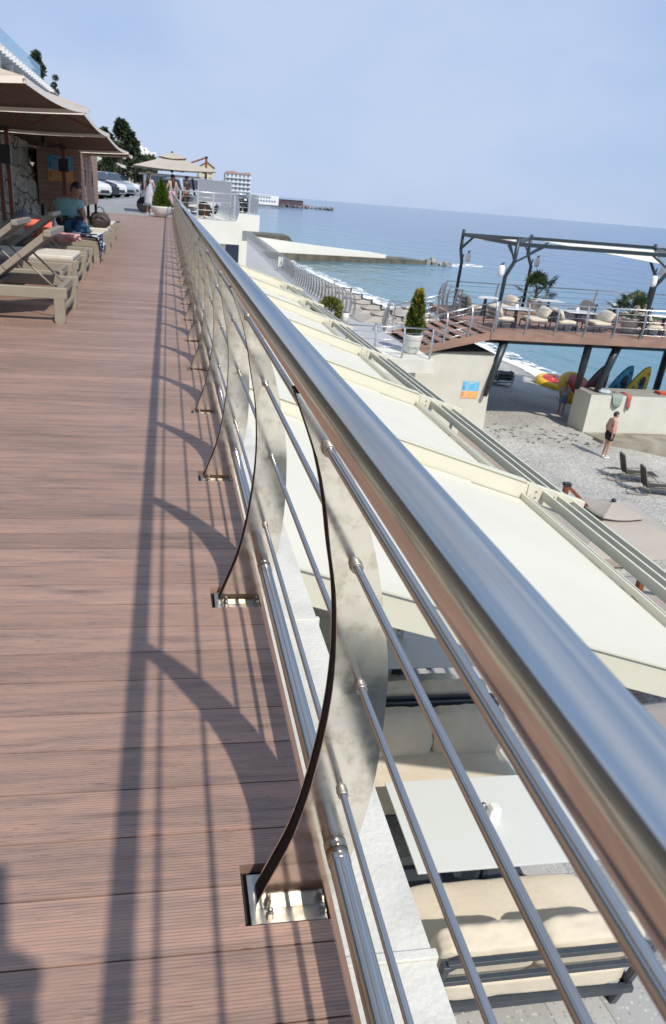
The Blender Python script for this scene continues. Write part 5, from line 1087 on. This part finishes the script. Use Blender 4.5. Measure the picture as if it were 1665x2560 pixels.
o = thing('hotel', (29.5, 400, -7), 'white multi storey hotel with red roof and many balconies on the shore', 'hotel')
MB().bb((0, 0, 0), (13, 14, 16.9)).build('tower', mat('white_hotel', (.60, .62, .66), (.56, .58, .62), rough=.8), o); MB().prism([(0, -.3, 16.9), (13, -.3, 16.9), (12.2, -.3, 18.0), (7, -.3, 17.6), (3.5, -.3, 18.3), (.8, -.3, 18.0)], (0, 14, 0)).build('roof', mat('hazy_red_roof', (.42, .27, .24), (.36, .24, .22), rough=.9), o)
for r in range(7):
    block(o, (0, -.9, 2.7 + r * 2.05), (13, -.01, 3.0 + r * 2.05), 'balcony', WV)
    for c in range(6): block(o, (.5 + c * 2.1, -.06, 3.15 + r * 2.05), (1.6 + c * 2.1, -.011, 4.5 + r * 2.05), 'window', WINF)
q = slab_poly([(-60, 130), (9, 130), (12, 160), (16, 240), (28, 330), (44, 395), (44, 440), (-60, 440)], -9, -5.2); struct('far_shore', q, mat('far_shore_ground', (.33, .31, .26), (.20, .22, .15), rough=.95, nscale=.05))
o = thing('waterside_block', (20, 330, -7), 'small white building under the hotel on the shore', 'building'); MB().bb((0, 0, 0), (9, 6, 8.2)).build('wall', WV, o); MB().bb((-.3, -.3, 8.2), (9.3, 6.3, 8.6)).build('roof', RED, o)
o = thing('pier_restaurant', (66, 600, -7.5), 'two storey white restaurant on a pier far across the water', 'building'); WH2 = WV
MB().bb((-10, -1, 1.0), (24.5, 8, 1.9)).build('pier_slab', mat('dark_quay', (.12, .13, .12), rough=.9), o)
MB().bb((-8, 0, 1.91), (20.5, 6, 8.6)).build('wall', WH2, o)
MB().bb((-8.4, -.3, 8.61), (14, 6.3, 9.2)).build('roof', WH2, o)
for r in range(2):
    for c in range(10 if r else 12): block(o, (-7.4 + c * 2.2, -.1, 3.9 + r * 2.6), (-6.0 + c * 2.2, -.01, 5.2 + r * 2.6), 'window', WINF)
o = thing('far_breakwater', (95, 720, SEA), 'distant breakwater with dark shed on the horizon line', 'breakwater'); q = MB(); rr = random.Random(5)
for i in range(44): q.box((-20 + i * 1.9, rr.uniform(-2, 2), rr.uniform(0, .8)), (4.5, 4, rr.uniform(1., 3.2) * (1 - i * .012)), (rr.random(), rr.random(), rr.random()))
q.build('rocks', mat('hazy_rocks', (.16, .17, .18), (.26, .26, .26), rough=.95), o); MB().bb((2, -2, 1), (32, 3, 6.0)).build('shed', mat('maroon_shed', (.10, .07, .08), rough=.8), o); MB().bb((2, -2.4, 6.01), (32, 3.4, 6.4)).build('roof', SLATE, o)

# ================================================================ PEOPLE
SKIN = mat('skin', (.56, .33, .24), (.52, .29, .21), rough=.55, nscale=9); SKIND = mat('tanned_skin', (.40, .22, .15), (.36, .19, .13), rough=.55, nscale=9)
HAIRD = mat('dark_hair', (.022, .014, .011), (.04, .026, .02), rough=.5, nscale=30); EYEW = mat('eye_dark', (.03, .02, .02), rough=.2); LIP = mat('lips', (.42, .16, .13), rough=.5)
def skin_mesh(J, bones, rad, name, m_, parent, sub=2, root=None, extra=None):
    names = []
    for a, b_ in bones:
        for x in (a, b_):
            if x not in names: names.append(x)
    me = bpy.data.meshes.new(name); me.from_pydata([J[n] for n in names], [(names.index(a), names.index(b_)) for a, b_ in bones], [])
    o = bpy.data.objects.new(name, me); COL.objects.link(o); o.modifiers.new('skin', 'SKIN'); s = o.modifiers.new('sub', 'SUBSURF'); s.levels = sub; s.render_levels = sub
    sv = me.skin_vertices[0].data
    for i, n in enumerate(names):
        r = rad[n]; sv[i].radius = r if isinstance(r, tuple) else (r, r); sv[i].use_root = (n == (root or names[0]))
    bpy.context.view_layer.update(); ev = o.evaluated_get(bpy.context.evaluated_depsgraph_get()); nm = bpy.data.meshes.new_from_object(ev)
    for p in nm.polygons: p.use_smooth = True
    o.modifiers.clear(); o.data = nm; nm.materials.clear(); nm.materials.append(m_)
    if extra:
        bm = bmesh.new(); bm.from_mesh(nm); tmp = extra.build('tmp', m_); bm.from_mesh(tmp.data); bpy.data.objects.remove(tmp); bm.to_mesh(nm); bm.free()
    o.parent = parent; return o
BASE = dict(pel=(0, 0, .93), sp=(0, .01, 1.10), ch=(0, 0, 1.30), nk=(0, -.01, 1.45), h0=(0, .0, 1.54), h1=(0, .015, 1.62),
    shL=(-.175, -.01, 1.38), elL=(-.235, -.03, 1.11), wrL=(-.24, .05, .87), haL=(-.235, .08, .79), shR=(.175, -.01, 1.38), elR=(.235, -.03, 1.11), wrR=(.24, .05, .87), haR=(.235, .08, .79),
    hiL=(-.09, 0, .88), knL=(-.10, .02, .49), anL=(-.10, -.02, .09), toL=(-.11, .12, .03), hiR=(.09, 0, .88), knR=(.10, .02, .49), anR=(.10, -.02, .09), toR=(.11, .12, .03))
BR = dict(pel=(.145, .105), sp=(.135, .095), ch=(.155, .10), nk=.052, h0=(.068, .075), h1=(.070, .085), shL=.058, elL=.040, wrL=.026, haL=(.034, .018), shR=.058, elR=.040, wrR=.026, haR=(.034, .018),
    hiL=.088, knL=.056, anL=.036, toL=.032, hiR=.088, knR=.056, anR=.036, toR=.032)
BONES = [('pel', 'sp'), ('sp', 'ch'), ('ch', 'nk'), ('nk', 'h0'), ('h0', 'h1'), ('ch', 'shL'), ('shL', 'elL'), ('elL', 'wrL'), ('wrL', 'haL'), ('ch', 'shR'), ('shR', 'elR'), ('elR', 'wrR'), ('wrR', 'haR'),
    ('pel', 'hiL'), ('hiL', 'knL'), ('knL', 'anL'), ('anL', 'toL'), ('pel', 'hiR'), ('hiR', 'knR'), ('knR', 'anR'), ('anR', 'toR')]
def person(loc, rz, label, pose={}, rad={}, skin=SKIN, hair=HAIRD, hairlen=0, clothes=(), group=None, face=(0, 1, 0), scale=1.0, hairstyle=1.0):
    o = thing('person', loc, label, 'person', group, rz); o.scale = (scale,) * 3
    J = {k: Vector(v) for k, v in BASE.items()}; J.update({k: Vector(v) for k, v in pose.items()}); R = dict(BR); R.update(rad)
    ex = MB(); fd = Vector(face).normalized(); hc = (J['h0'] + J['h1']) / 2 + Vector((0, 0, .012)); hup = (J['h1'] - J['nk']).normalized(); fd = (fd - hup * fd.dot(hup)).normalized(); rt = fd.cross(hup).normalized()
    HM = Matrix((rt, fd, hup)).transposed()
    def hp(x, y, z): return hc + HM @ Vector((x, y, z))
    hd = MB(); hd.ell((0, 0, 0), (.074, .094, .112), 18, 14, fn=lambda v: Vector((v.x * (1 - .22 * max(0, -v.z / .112) ** 1.5), v.y * (1 + .05 * (v.z < -.03 and v.y > 0)), v.z)))
    hd.ell((0, .094, -.012), (.012, .018, .022), 8, 6); hd.ell((-.073, 0, -.01), (.010, .018, .028), 8, 6); hd.ell((.073, 0, -.01), (.010, .018, .028), 8, 6); hd.ell((0, .070, -.082), (.022, .016, .016), 8, 6)
    ex.add([hp(*v) for v in hd.v], hd.f, True)
    for s_ in 'LR':
        a, b_ = J['wr' + s_], J['ha' + s_]; d = (b_ - a).normalized(); sd = d.cross(Vector((0, 1, .3))).normalized(); pn = d.cross(sd)
        for i, ln in enumerate((.062, .074, .070, .054)):
            st_ = b_ + sd * (i - 1.5) * .018; m1 = st_ + d * ln * .55 + pn * .004; m2 = st_ + d * ln + pn * .022; ex.tube([b_ + sd * (i - 1.5) * .014 - d * .02, st_ + d * .01, m1, m2], [.011, .0095, .0085, .006], 6)
        th = b_ - d * .045 + sd * -.028; ex.tube([th, th - sd * .028 + d * .03, th - sd * .030 + d * .065], [.012, .010, .007], 6)
    body = skin_mesh(J, BONES, R, 'body', skin, o, 2, 'pel', ex)
    for sx_ in (-1, 1): q = MB(); q.ell((0, 0, 0), (.011, .006, .007), 8, 5); q.v = [tuple(hp(v[0] + sx_ * .030, v[1] + .085, v[2] + .012)) for v in q.v]; q.build('eye', EYEW, body)
    q = MB(); q.ell((0, 0, 0), (.022, .008, .007), 8, 5); q.v = [tuple(hp(v[0], v[1] + .088, v[2] - .048)) for v in q.v]; q.build('mouth', LIP, body)
    if hair:
        q = MB(); q.ell((0, 0, 0), (.084 * hairstyle, .100 * hairstyle, .112 * hairstyle), 16, 12, fn=lambda v: v * (1 + .05 * mnoise.noise(v * 60)))
        keep = MB(); vs = []
        for v in q.v:
            v = Vector(v); v = v + Vector((0, -.018, .016)); vs.append(v)
        fs = [f for f in q.f if sum(vs[i].z for i in f) / len(f) > .045 or sum(vs[i].y for i in f) / len(f) < -.018]
        if hairlen == 0: fs = [f for f in fs if sum(vs[i].z for i in f) / len(f) > -.055]
        keep.add([hp(*v) for v in vs], fs, True); ho = keep.build('hair', hair, o, recalc=False)
        md = ho.modifiers.new('t', 'SOLIDIFY'); md.thickness = .012
        if hairlen: q = MB(); q.tube([hp(0, -.05, .03), hp(0, -.085, -.10), hp(0, -.09, -.18) + Vector((0, 0, -hairlen * .35)), hp(0, -.075, -.16) + Vector((0, 0, -hairlen))], [.080, .082, .085, .035], 12); q.build('long_hair', hair, ho)
    for (nm, m_, bones, scl, over) in clothes:
        if bones is None:
            q = MB(); pr_ = R['pel'] if isinstance(R['pel'], tuple) else (R['pel'],) * 2; k_ = 1.0
            q.lathe([(1.10, -.14), (1.20, -.06), (1.17, .03), (1.05, .09)], tuple(J['pel']), 18, sx=pr_[0] * .98, sy=pr_[1] * 1.05)
            for s_ in 'LR': q.tube([J['hi' + s_] + Vector((0, 0, .05)), J['hi' + s_].lerp(J['kn' + s_], scl * .5), J['hi' + s_].lerp(J['kn' + s_], scl)], [over * 1.1, over * 1.08, over], 14)
            q.build(nm, m_, o); continue
        RR = {k: (tuple(x * scl + .006 for x in v) if isinstance(v, tuple) else v * scl + .006) for k, v in R.items()}; JJ = dict(J)
        for k, v in over.items():
            if len(v) == 3: JJ[k] = Vector(v)
            else: JJ[k] = J[v[0]].lerp(J[v[1]], v[2]); RR[k] = v[3]
        skin_mesh(JJ, bones, RR, nm, m_, o, 2, bones[0][0])
    return o
def shirt(m_, f=.55, r=.062): return ('shirt', m_, [('pel', 'sp'), ('sp', 'ch'), ('ch', 'nk2'), ('ch', 'shL'), ('shL', 'sl1'), ('ch', 'shR'), ('shR', 'sr1')], 1.08, {'nk2': ('ch', 'nk', .62, .075), 'sl1': ('shL', 'elL', f, r), 'sr1': ('shR', 'elR', f, r)})
def shorts(m_, f=.5, r=.085): return ('shorts', m_, None, f, r)
def cloth(n, *c): return mat(n, c, tuple(x * .8 for x in c), rough=.9, nscale=7, bump=.2, bscale=14)
# man on the beach (belly, dark trunks, white shoes), facing right
mz = -6.70
man = person((15.88, 22.33, mz), R_(-95), 'shirtless man in dark swim shorts and white shoes standing on the pebbles', dict(sp=(0, .035, 1.10), ch=(0, .0, 1.31), h0=(0, .03, 1.545), h1=(0, .055, 1.62), nk=(0, .0, 1.46), wrL=(-.20, -.02, .88), haL=(-.19, -.02, .80), wrR=(.20, -.02, .88), haR=(.19, -.02, .80), elR=(.24, -.07, 1.12), elL=(-.24, -.07, 1.12)),
    dict(sp=(.155, .165), pel=(.155, .13), ch=(.17, .125), shL=.066, shR=.066, hiL=.10, hiR=.10), clothes=(shorts(cloth('black_swim_shorts', .012, .013, .02), .5, .095),), face=(0, 1, -.3), scale=1.02)
for s_ in (-1, 1):
    q = MB(); q.ell((s_ * .105, .05, .035), (.052, .14, .042), 14, 8); q.build('shoe', mat('white_shoe', (.75, .75, .72), rough=.6), man)
q = MB(); q.ell((.13, .05, .92), (.04, .05, .05), 8, 6); q.build('red_patch', mat('red_trim', (.6, .05, .04)), man)
# child in the pier's shade
person((17.4, 28.3, zb(17.4, 28.3)), R_(150), 'child in a pale blue shirt and blue shorts standing in the shade beneath the pier', dict(wrL=(-.25, .28, 1.12), haL=(-.25, .36, 1.14), elL=(-.23, .08, 1.10), wrR=(.2, .2, .98), haR=(.19, .28, .99)), {}, clothes=(shirt(cloth('pale_blue_shirt', .42, .45, .56), .8, .06), shorts(cloth('blue_shorts', .20, .25, .40), .65, .095)), scale=.88, skin=SKIND)
# seated woman on the lounger (local = world offsets)
W0 = Vector((-1.62, 13.15, 0))
def wl_(x, y, z): return (x - W0.x, y - W0.y, z)
wp = dict(pel=wl_(-1.66, 13.15, .47), sp=wl_(-1.62, 13.12, .60), ch=wl_(-1.60, 13.10, .76), nk=wl_(-1.53, 13.08, .88), h0=wl_(-1.48, 13.06, .945), h1=wl_(-1.465, 13.05, 1.01),
    shL=wl_(-1.77, 13.10, .80), elL=wl_(-1.90, 13.12, .62), wrL=wl_(-1.88, 13.13, .43), haL=wl_(-1.87, 13.12, .37), shR=wl_(-1.43, 13.06, .78), elR=wl_(-1.37, 13.03, .60), wrR=wl_(-1.31, 12.98, .42), haR=wl_(-1.26, 12.95, .375),
    hiL=wl_(-1.70, 13.05, .44), knL=wl_(-1.50, 12.62, .52), anL=wl_(-1.42, 12.78, .40), toL=wl_(-1.33, 12.72, .38), hiR=wl_(-1.58, 13.05, .44), knR=wl_(-1.36, 12.80, .54), anR=wl_(-1.44, 13.0, .41), toR=wl_(-1.36, 12.92, .39))
PANTS = cloth('dark_patterned_trousers', .03, .035, .05)
person(tuple(W0), 0, 'woman in a mint green t-shirt sitting on a lounger looking to the right', wp, dict(pel=(.19, .16), sp=(.20, .17), ch=(.18, .135), shL=.070, shR=.070, elL=.052, elR=.050, hiL=.11, hiR=.11, knL=.075, knR=.075, nk=.060, h0=(.07, .078)), skin=SKIND, hairlen=0, face=(.70, -.72, 0), hairstyle=1.03,
    clothes=(shirt(cloth('mint_tshirt', .26, .47, .44), .55, .085), ('trousers', PANTS, [('pel', 'hiL'), ('hiL', 'knL'), ('knL', 'anL'), ('pel', 'hiR'), ('hiR', 'knR'), ('knR', 'anR')], 1.06, {})))
# group by the open car
DRESS = cloth('lilac_grey_dress', .50, .48, .54)
def dress(o, m_, prof): q = MB(); q.lathe(prof, seg=24, sy=.75); q.v = [tuple(Vector(v) + Vector((.01 * math.sin(math.atan2(v[1], v[0]) * 7) * (1.1 - v[2]), .01 * math.cos(math.atan2(v[1], v[0]) * 6) * (1.1 - v[2]), 0))) for v in q.v]; q.build('dress', m_, o)
p = person((-.78, 34.4, 0), R_(-35), 'woman in a long pale lilac dress with long dark hair left of the planter', dict(elR=(.25, .05, 1.14), wrR=(.10, .24, 1.18), haR=(.03, .27, 1.22)), {}, hairlen=.30, clothes=(shirt(DRESS, .35, .06),), group='people chatting by the open topped car', scale=.97)
dress(p, DRESS, [(.25, .36), (.235, .5), (.21, .75), (.185, .95), (.15, 1.08), (.165, 1.25)])
for s_ in (-1, 1): q = MB(); q.ell((s_ * .105, .05, .03), (.045, .12, .032), 10, 6); q.build('shoe', MATS['white_shoe'], p)
p = person((.22, 35.2, 0), R_(25), 'woman with very long brown hair and pink skirt behind the deck railing', dict(elL=(-.26, .04, 1.12), wrL=(-.16, .2, 1.05), haL=(-.1, .26, 1.06)), {}, hairlen=.42, hair=mat('brown_hair', (.05, .025, .016), (.09, .045, .03), rough=.5, nscale=30), clothes=(shirt(cloth('cream_top', .55, .50, .42), .2, .055),), group='people chatting by the open topped car', scale=.99)
dress(p, cloth('pink_skirt', .55, .33, .42), [(.21, .42), (.20, .6), (.18, .85), (.15, 1.02)])
person((.86, 35.3, 0), R_(60), 'man in dark clothes and cap standing right of the long haired woman', {}, dict(ch=(.17, .115)), hair=None, skin=SKIND, clothes=(shirt(cloth('dark_brown_shirt', .05, .04, .035), .6, .065), ('trousers', cloth('dark_trousers', .06, .05, .045), [('pel', 'hiL'), ('hiL', 'knL'), ('knL', 'anL'), ('pel', 'hiR'), ('hiR', 'knR'), ('knR', 'anR')], 1.15, {}), ), group='people chatting by the open topped car', scale=.97)
capp = [c for c in bpy.data.objects if c.type == 'EMPTY' and c.get('label', '').startswith('man in dark clothes')][0]
q = MB(); q.ell((0, .01, 1.655), (.086, .10, .07), 14, 8); q.bb((-.06, .08, 1.645), (.06, .18, 1.66)); q.build('cap', cloth('dark_cap', .05, .045, .045), capp)
person((-.28, 35.5, 0), R_(-150), 'dark haired person in black mostly hidden behind the conical shrub', {}, {}, hairlen=.0, clothes=(shirt(cloth('black_top', .02, .02, .022), .8, .06), shorts(cloth('black_bottom', .02, .02, .022), .9, .07)), group='people chatting by the open topped car', scale=.88)
# photographer, standing just behind the phone
ph = person((-.16, -.62, 0), R_(-4), 'person holding up a phone behind the railing at the camera position', dict(nk=(0, 0, 1.46), elL=(-.20, .12, 1.14), wrL=(.06, .40, 1.09), haL=(.10, .47, 1.08), elR=(.27, .10, 1.12), wrR=(.20, .42, 1.09), haR=(.18, .49, 1.08)), {}, hairlen=.2, clothes=(shirt(cloth('red_blouse', .45, .05, .045), .7, .065), ('trousers', cloth('grey_trousers', .12, .12, .13), [('pel', 'hiL'), ('hiL', 'knL'), ('knL', 'anL'), ('pel', 'hiR'), ('hiR', 'knR'), ('knR', 'anR')], 1.12, {})), face=(.1, 1, -.4))
pho = thing('phone', (0, 0, 1.145), 'dark phone held just above the handrail', 'phone')
fwd = -BK
q = MB(); c_ = fwd * -.030 - UP * .055 + RX * -.012; Mx = Matrix((RX, UP, BK)).transposed(); q.box(tuple(c_), (.075, .158, .009), Mx); q.build('phone_body', BLK, pho, bevel=.003); q = MB(); q.box(tuple(c_ + BK * .0056), (.069, .150, .0012), Mx); q.build('screen', mat('phone_glass', (.02, .02, .025), rough=.1), pho)
# ---------------------------------------------------------------- vehicles
TYRE = mat('tyre_rubber', (.018, .018, .018), rough=.85); RIM = mat('alloy_rim', (.5, .5, .52), rough=.3, metal=.8); CGL = mat('car_glass', (.03, .04, .055), rough=.06)
def wheel(o, x, y, r=.34, w_=.22):
    q = MB(); n = 22
    q.lathe([(r * .62, -w_ / 2), (r * .95, -w_ / 2), (r, -w_ / 2 + .03), (r, w_ / 2 - .03), (r * .95, w_ / 2), (r * .62, w_ / 2)], seg=n); q.v = [(a + x, c + y, b_ + r) for a, b_, c in q.v]; t = q.build('wheel', TYRE, o)
    for sg in (-1, 1):
        q = MB(); q.lathe([(r * .60, w_ / 2 - .03), (r * .60, w_ / 2 - .015), (r * .10, w_ / 2 - .005), (r * .1, w_ / 2 + .005)], seg=n); q.v = [(a + x, sg * c + y, b_ + r) for a, b_, c in q.v]; q.build('rim', RIM, t, recalc=True)
def car(loc, rz, col, label, Hh=1.68, group='cars parked in the car park', L_=4.4, Wc=1.82):
    """nose towards +x"""
    o = thing('parked_car', loc, label, 'car', group, rz); h = L_ / 2; w2 = Wc / 2
    side = [(-h, .42), (-h + .02, .92), (-h + .16, 1.04), (-h + .45, Hh - .10), (-h + .75, Hh - .02), (-.1, Hh), (.45, Hh - .06), (1.15, 1.10), (h - .25, .92), (h - .04, .76), (h, .45), (h - .12, .26), (-h + .1, .26)]
    def tap(z): return 1.0 if z < .95 else 1 - .20 * (z - .95) / (Hh - .95)
    low = [(x, z) for x, z in side]
    q = MB(); vs = []; n = len(side)
    for sg in (-1, 1): vs += [(x, sg * w2 * tap(z) * (1 - .06 * (abs(x) / h) ** 6), z) for x, z in side]
    fs = [tuple(range(n)), tuple(range(2 * n - 1, n - 1, -1))] + [(i, n + i, n + (i + 1) % n, (i + 1) % n) for i in range(n)]
    q.add(vs, fs, False); q.build('body', col, o, bevel=.06, segs=3)
    for sg in (-1, 1):
        g = MB(); pts = [(-h + .36, 1.06), (-h + .58, Hh - .14), (-.1, Hh - .10), (.38, Hh - .14), (.95, 1.08)]
        g.prism([(x, sg * (w2 * tap(z) + .006), z) for x, z in pts], (0, -sg * .03, 0)); g.build('side_window', CGL, o)
        hl = MB(); hl.ell((h - .16, sg * (w2 - .22), .74), (.12, .17, .09), 10, 6); hl.build('headlight', GL, o)
        hl = MB(); hl.bb((-h - .012, sg * (w2 - .12) - .08, .80), (-h + .05, sg * (w2 - .12) + .08, 1.0)); hl.build('tail_light', REDV, o)
        mr = MB(); mr.ell((.82, sg * (w2 + .09), 1.08), (.07, .10, .07), 8, 6); mr.build('mirror', col, o)
    g = MB(); wy = w2 * .80; g.add([(.50, -wy * tap(Hh - .1), Hh - .07), (.50, wy * tap(Hh - .1), Hh - .07), (1.12, w2 * .88, 1.135), (1.12, -w2 * .88, 1.135)], [(0, 1, 2, 3)]); g.v = [(a + .02, b_, c + .02) for a, b_, c in g.v]; g.build('windscreen', CGL, o)
    g = MB(); g.add([(-h + .44, -w2 * .72, Hh - .14), (-h + .44, w2 * .72, Hh - .14), (-h + .17, w2 * .82, 1.08), (-h + .17, -w2 * .82, 1.08)], [(0, 1, 2, 3)]); g.v = [(a - .03, b_, c + .01) for a, b_, c in g.v]; g.build('rear_window', CGL, o)
    MB().bb((h - .03, -.5, .36), (h + .015, .5, .55)).build('grille', BLK, o)
    for x in (-h + .82, h - .86):
        for sg in (-1, 1): wheel(o, x, sg * (w2 - .08))
    return o
CW = mat('white_car_paint', (.74, .75, .76), rough=.22); CB = mat('black_car_paint', (.02, .022, .025), rough=.15); CSi = mat('silver_car_paint', (.45, .50, .58), (.43, .48, .56), rough=.25, metal=.3); CBL = mat('blue_grey_car_paint', (.16, .22, .30), rough=.2, metal=.4)
for (nx, y, col, lb) in ((-4.0, 51.5, CW, 'white car nearest in the parked row beside the kiosk'), (-3.65, 54.3, CB, 'black car second in the parked row'), (-3.3, 57.2, CW, 'white car third in the parked row'), (-2.8, 61.0, CSi, 'silver car fourth in the parked row'), (-2.65, 66.5, CW, 'last white car in the parked row before the rock bank')):
    a = R_(-28); car((nx - 2.2 * math.cos(a), y - 2.2 * math.sin(a) * 1, zg(y) + .0), a, col, lb)
car((1.15, 41.5, zg(41.5)), R_(-68), CSi, 'silver blue car seen between the people and the grey screen', 1.62)
car((-.35, 43.5, zg(43.5)), R_(-80), CBL, 'dark blue car behind the conical shrub', 1.7)
car((2.2, 50.0, .0), R_(-78), CW, 'white car partly hidden behind the right edge of the grey screen', 1.85)
car((4.1, 50.5, 0), R_(-88), CB, 'dark car with red tail light behind the quay railing', 1.25)
ov = thing('open_tour_car', (.55, 36.8, 0), 'white open sided tour car with flat roof behind the group of people', 'car')
q = MB(); q.prism([(-1.75, -.75, .38), (1.55, -.75, .38), (1.7, -.75, .55), (1.62, -.75, .82), (.75, -.75, .93), (.55, -.75, .62), (-.1, -.75, .60), (-.2, -.75, .95), (-1.75, -.75, .95)], (0, 1.5, 0)); q.build('body', CW, ov, bevel=.05, segs=3)
MB().bb((-1.85, -.85, 1.60), (1.0, .85, 1.68)).build('roof', CW, ov, bevel=.03)
for x, dx in ((-1.7, 0), (-.3, 0), (.72, -.12)):
    for y in (-.72, .72): MB().bar((x, y, .9), (x + dx, y, 1.6), .05, .05).build('pillar', BLK, ov)
MB().bb((1.62, -.72, .40), (1.82, .72, .60)).build('bumper', BLK, ov, bevel=.03)
for x in (-.9, .2): MB().bb((x - .25, -.6, .6), (x + .25, .6, .95)).build('seat', BLK, ov, bevel=.04)
for x in (-1.62, 1.15):
    for y in (-.72, .72): wheel(ov, x, y, .33, .2)
for y in (-.72, .72):
    q = MB(); q.tube([(1.15 + .42 * math.cos(t_), y, .33 + .42 * math.sin(t_)) for t_ in [math.pi * i / 10 for i in range(11)]], .05, 8); q.build('fender', CW, ov)
# ---------------------------------------------------------------- beach loungers
BLF = mat('beach_lounger_frame', (.20, .175, .145), (.17, .15, .12), rough=.5); BLS = mat('beach_lounger_sling', (.055, .048, .04), (.04, .035, .03), rough=.8)
def blounger(loc, rz, label, up=True, group='dark curved loungers on the beach'):
    """foot to +x"""
    o = thing('beach_lounger', loc, label, 'sun lounger', group, rz)
    for y in (-.32, .32):
        q = MB(); q.tube([(-.85, y, .02), (-.95, y, .15), (-.80, y, .27), (-.45, y, .33), (-.15, y, .26), (-.05, y, .12), (-.2, y, .03), (-.55, y, .02), (-.85, y, .02)], .022, 8); q.build('leg', BLF, o)
        q = MB(); q.tube([(-.15, y, .27), (.15, y, .36), (.45, y, .38), (.8, y, .28), (1.05, y, .06), (1.10, y, .02)], .022, 8); q.build('armrest', BLF, o)
        q = MB(); q.tube([(-.75, y * .9, .28), (0, y * .9, .29), (1.0, y * .9, .30)], .020, 8); q.build('rail', BLF, o)
    q = MB(); q.bb((-.15, -.27, .285), (1.0, .27, .30)); q.build('seat', BLS, o)
    a = Vector((-.2, 0, .30)); t = Vector((-.42, 0, .98)) if up else Vector((-.95, 0, .33)); q = MB(); q.prism([(a.x, -.27, a.z), (t.x, -.25, t.z), (t.x - .03, -.25, t.z), (a.x - .03, -.27, a.z)], (0, .54, 0)); q.build('backrest', BLS, o)
    q = MB(); q.tube([(a.x, -.29, a.z), (t.x, -.27, t.z - .03), (t.x, -.2, t.z + .03), (t.x, .2, t.z + .03), (t.x, .27, t.z - .03), (a.x, .29, a.z)], .02, 8); q.build('back_frame', BLF, o)
    return o
b1 = blounger((15.42, 20.15, -6.69), R_(-12), 'dark beach lounger farther of the pair below the standing man')
b1.scale = (.88,) * 3
dup(b1, (15.38, 18.95, -6.69), 'dark beach lounger nearer of the pair below the standing man', R_(-14))
b2 = blounger((16.3, 33.2, -6.7), R_(175), 'stacked flat dark loungers beside the pier abutment, lowest of the pile', False)
dup(b2, (16.35, 33.25, -6.55), 'flat dark lounger in the middle of the pile beside the abutment', R_(172)); dup(b2, (16.3, 33.2, -6.40), 'flat dark lounger on top of the pile beside the abutment', R_(178))
rr = random.Random(21); q = MB()
for i in range(80):
    x = rr.uniform(12.6, 17.0); y = rr.gauss(24.7, .55) - .06 * (x - 14); a = rr.random() * 3.1; l_ = rr.uniform(.04, .15); w_ = rr.uniform(.02, .07); z_ = (-6.645 if 24.6 < y < 25.9 and x > 12.3 else zbn(x, y) + .02)
    if 24.0 < y < 25.3 and x > 16.4: continue
    c_, s_ = math.cos(a), math.sin(a); q.add([(x - c_ * l_, y - s_ * l_, z_), (x + s_ * w_, y - c_ * w_, z_ + .012), (x + c_ * l_, y + s_ * l_, z_), (x - s_ * w_, y + c_ * w_, z_ + .012)], [(0, 1, 2, 3)])
tag(q.build('seaweed', mat('dry_seaweed', (.10, .09, .065), (.16, .14, .10), rough=.95), recalc=False), kind='stuff')
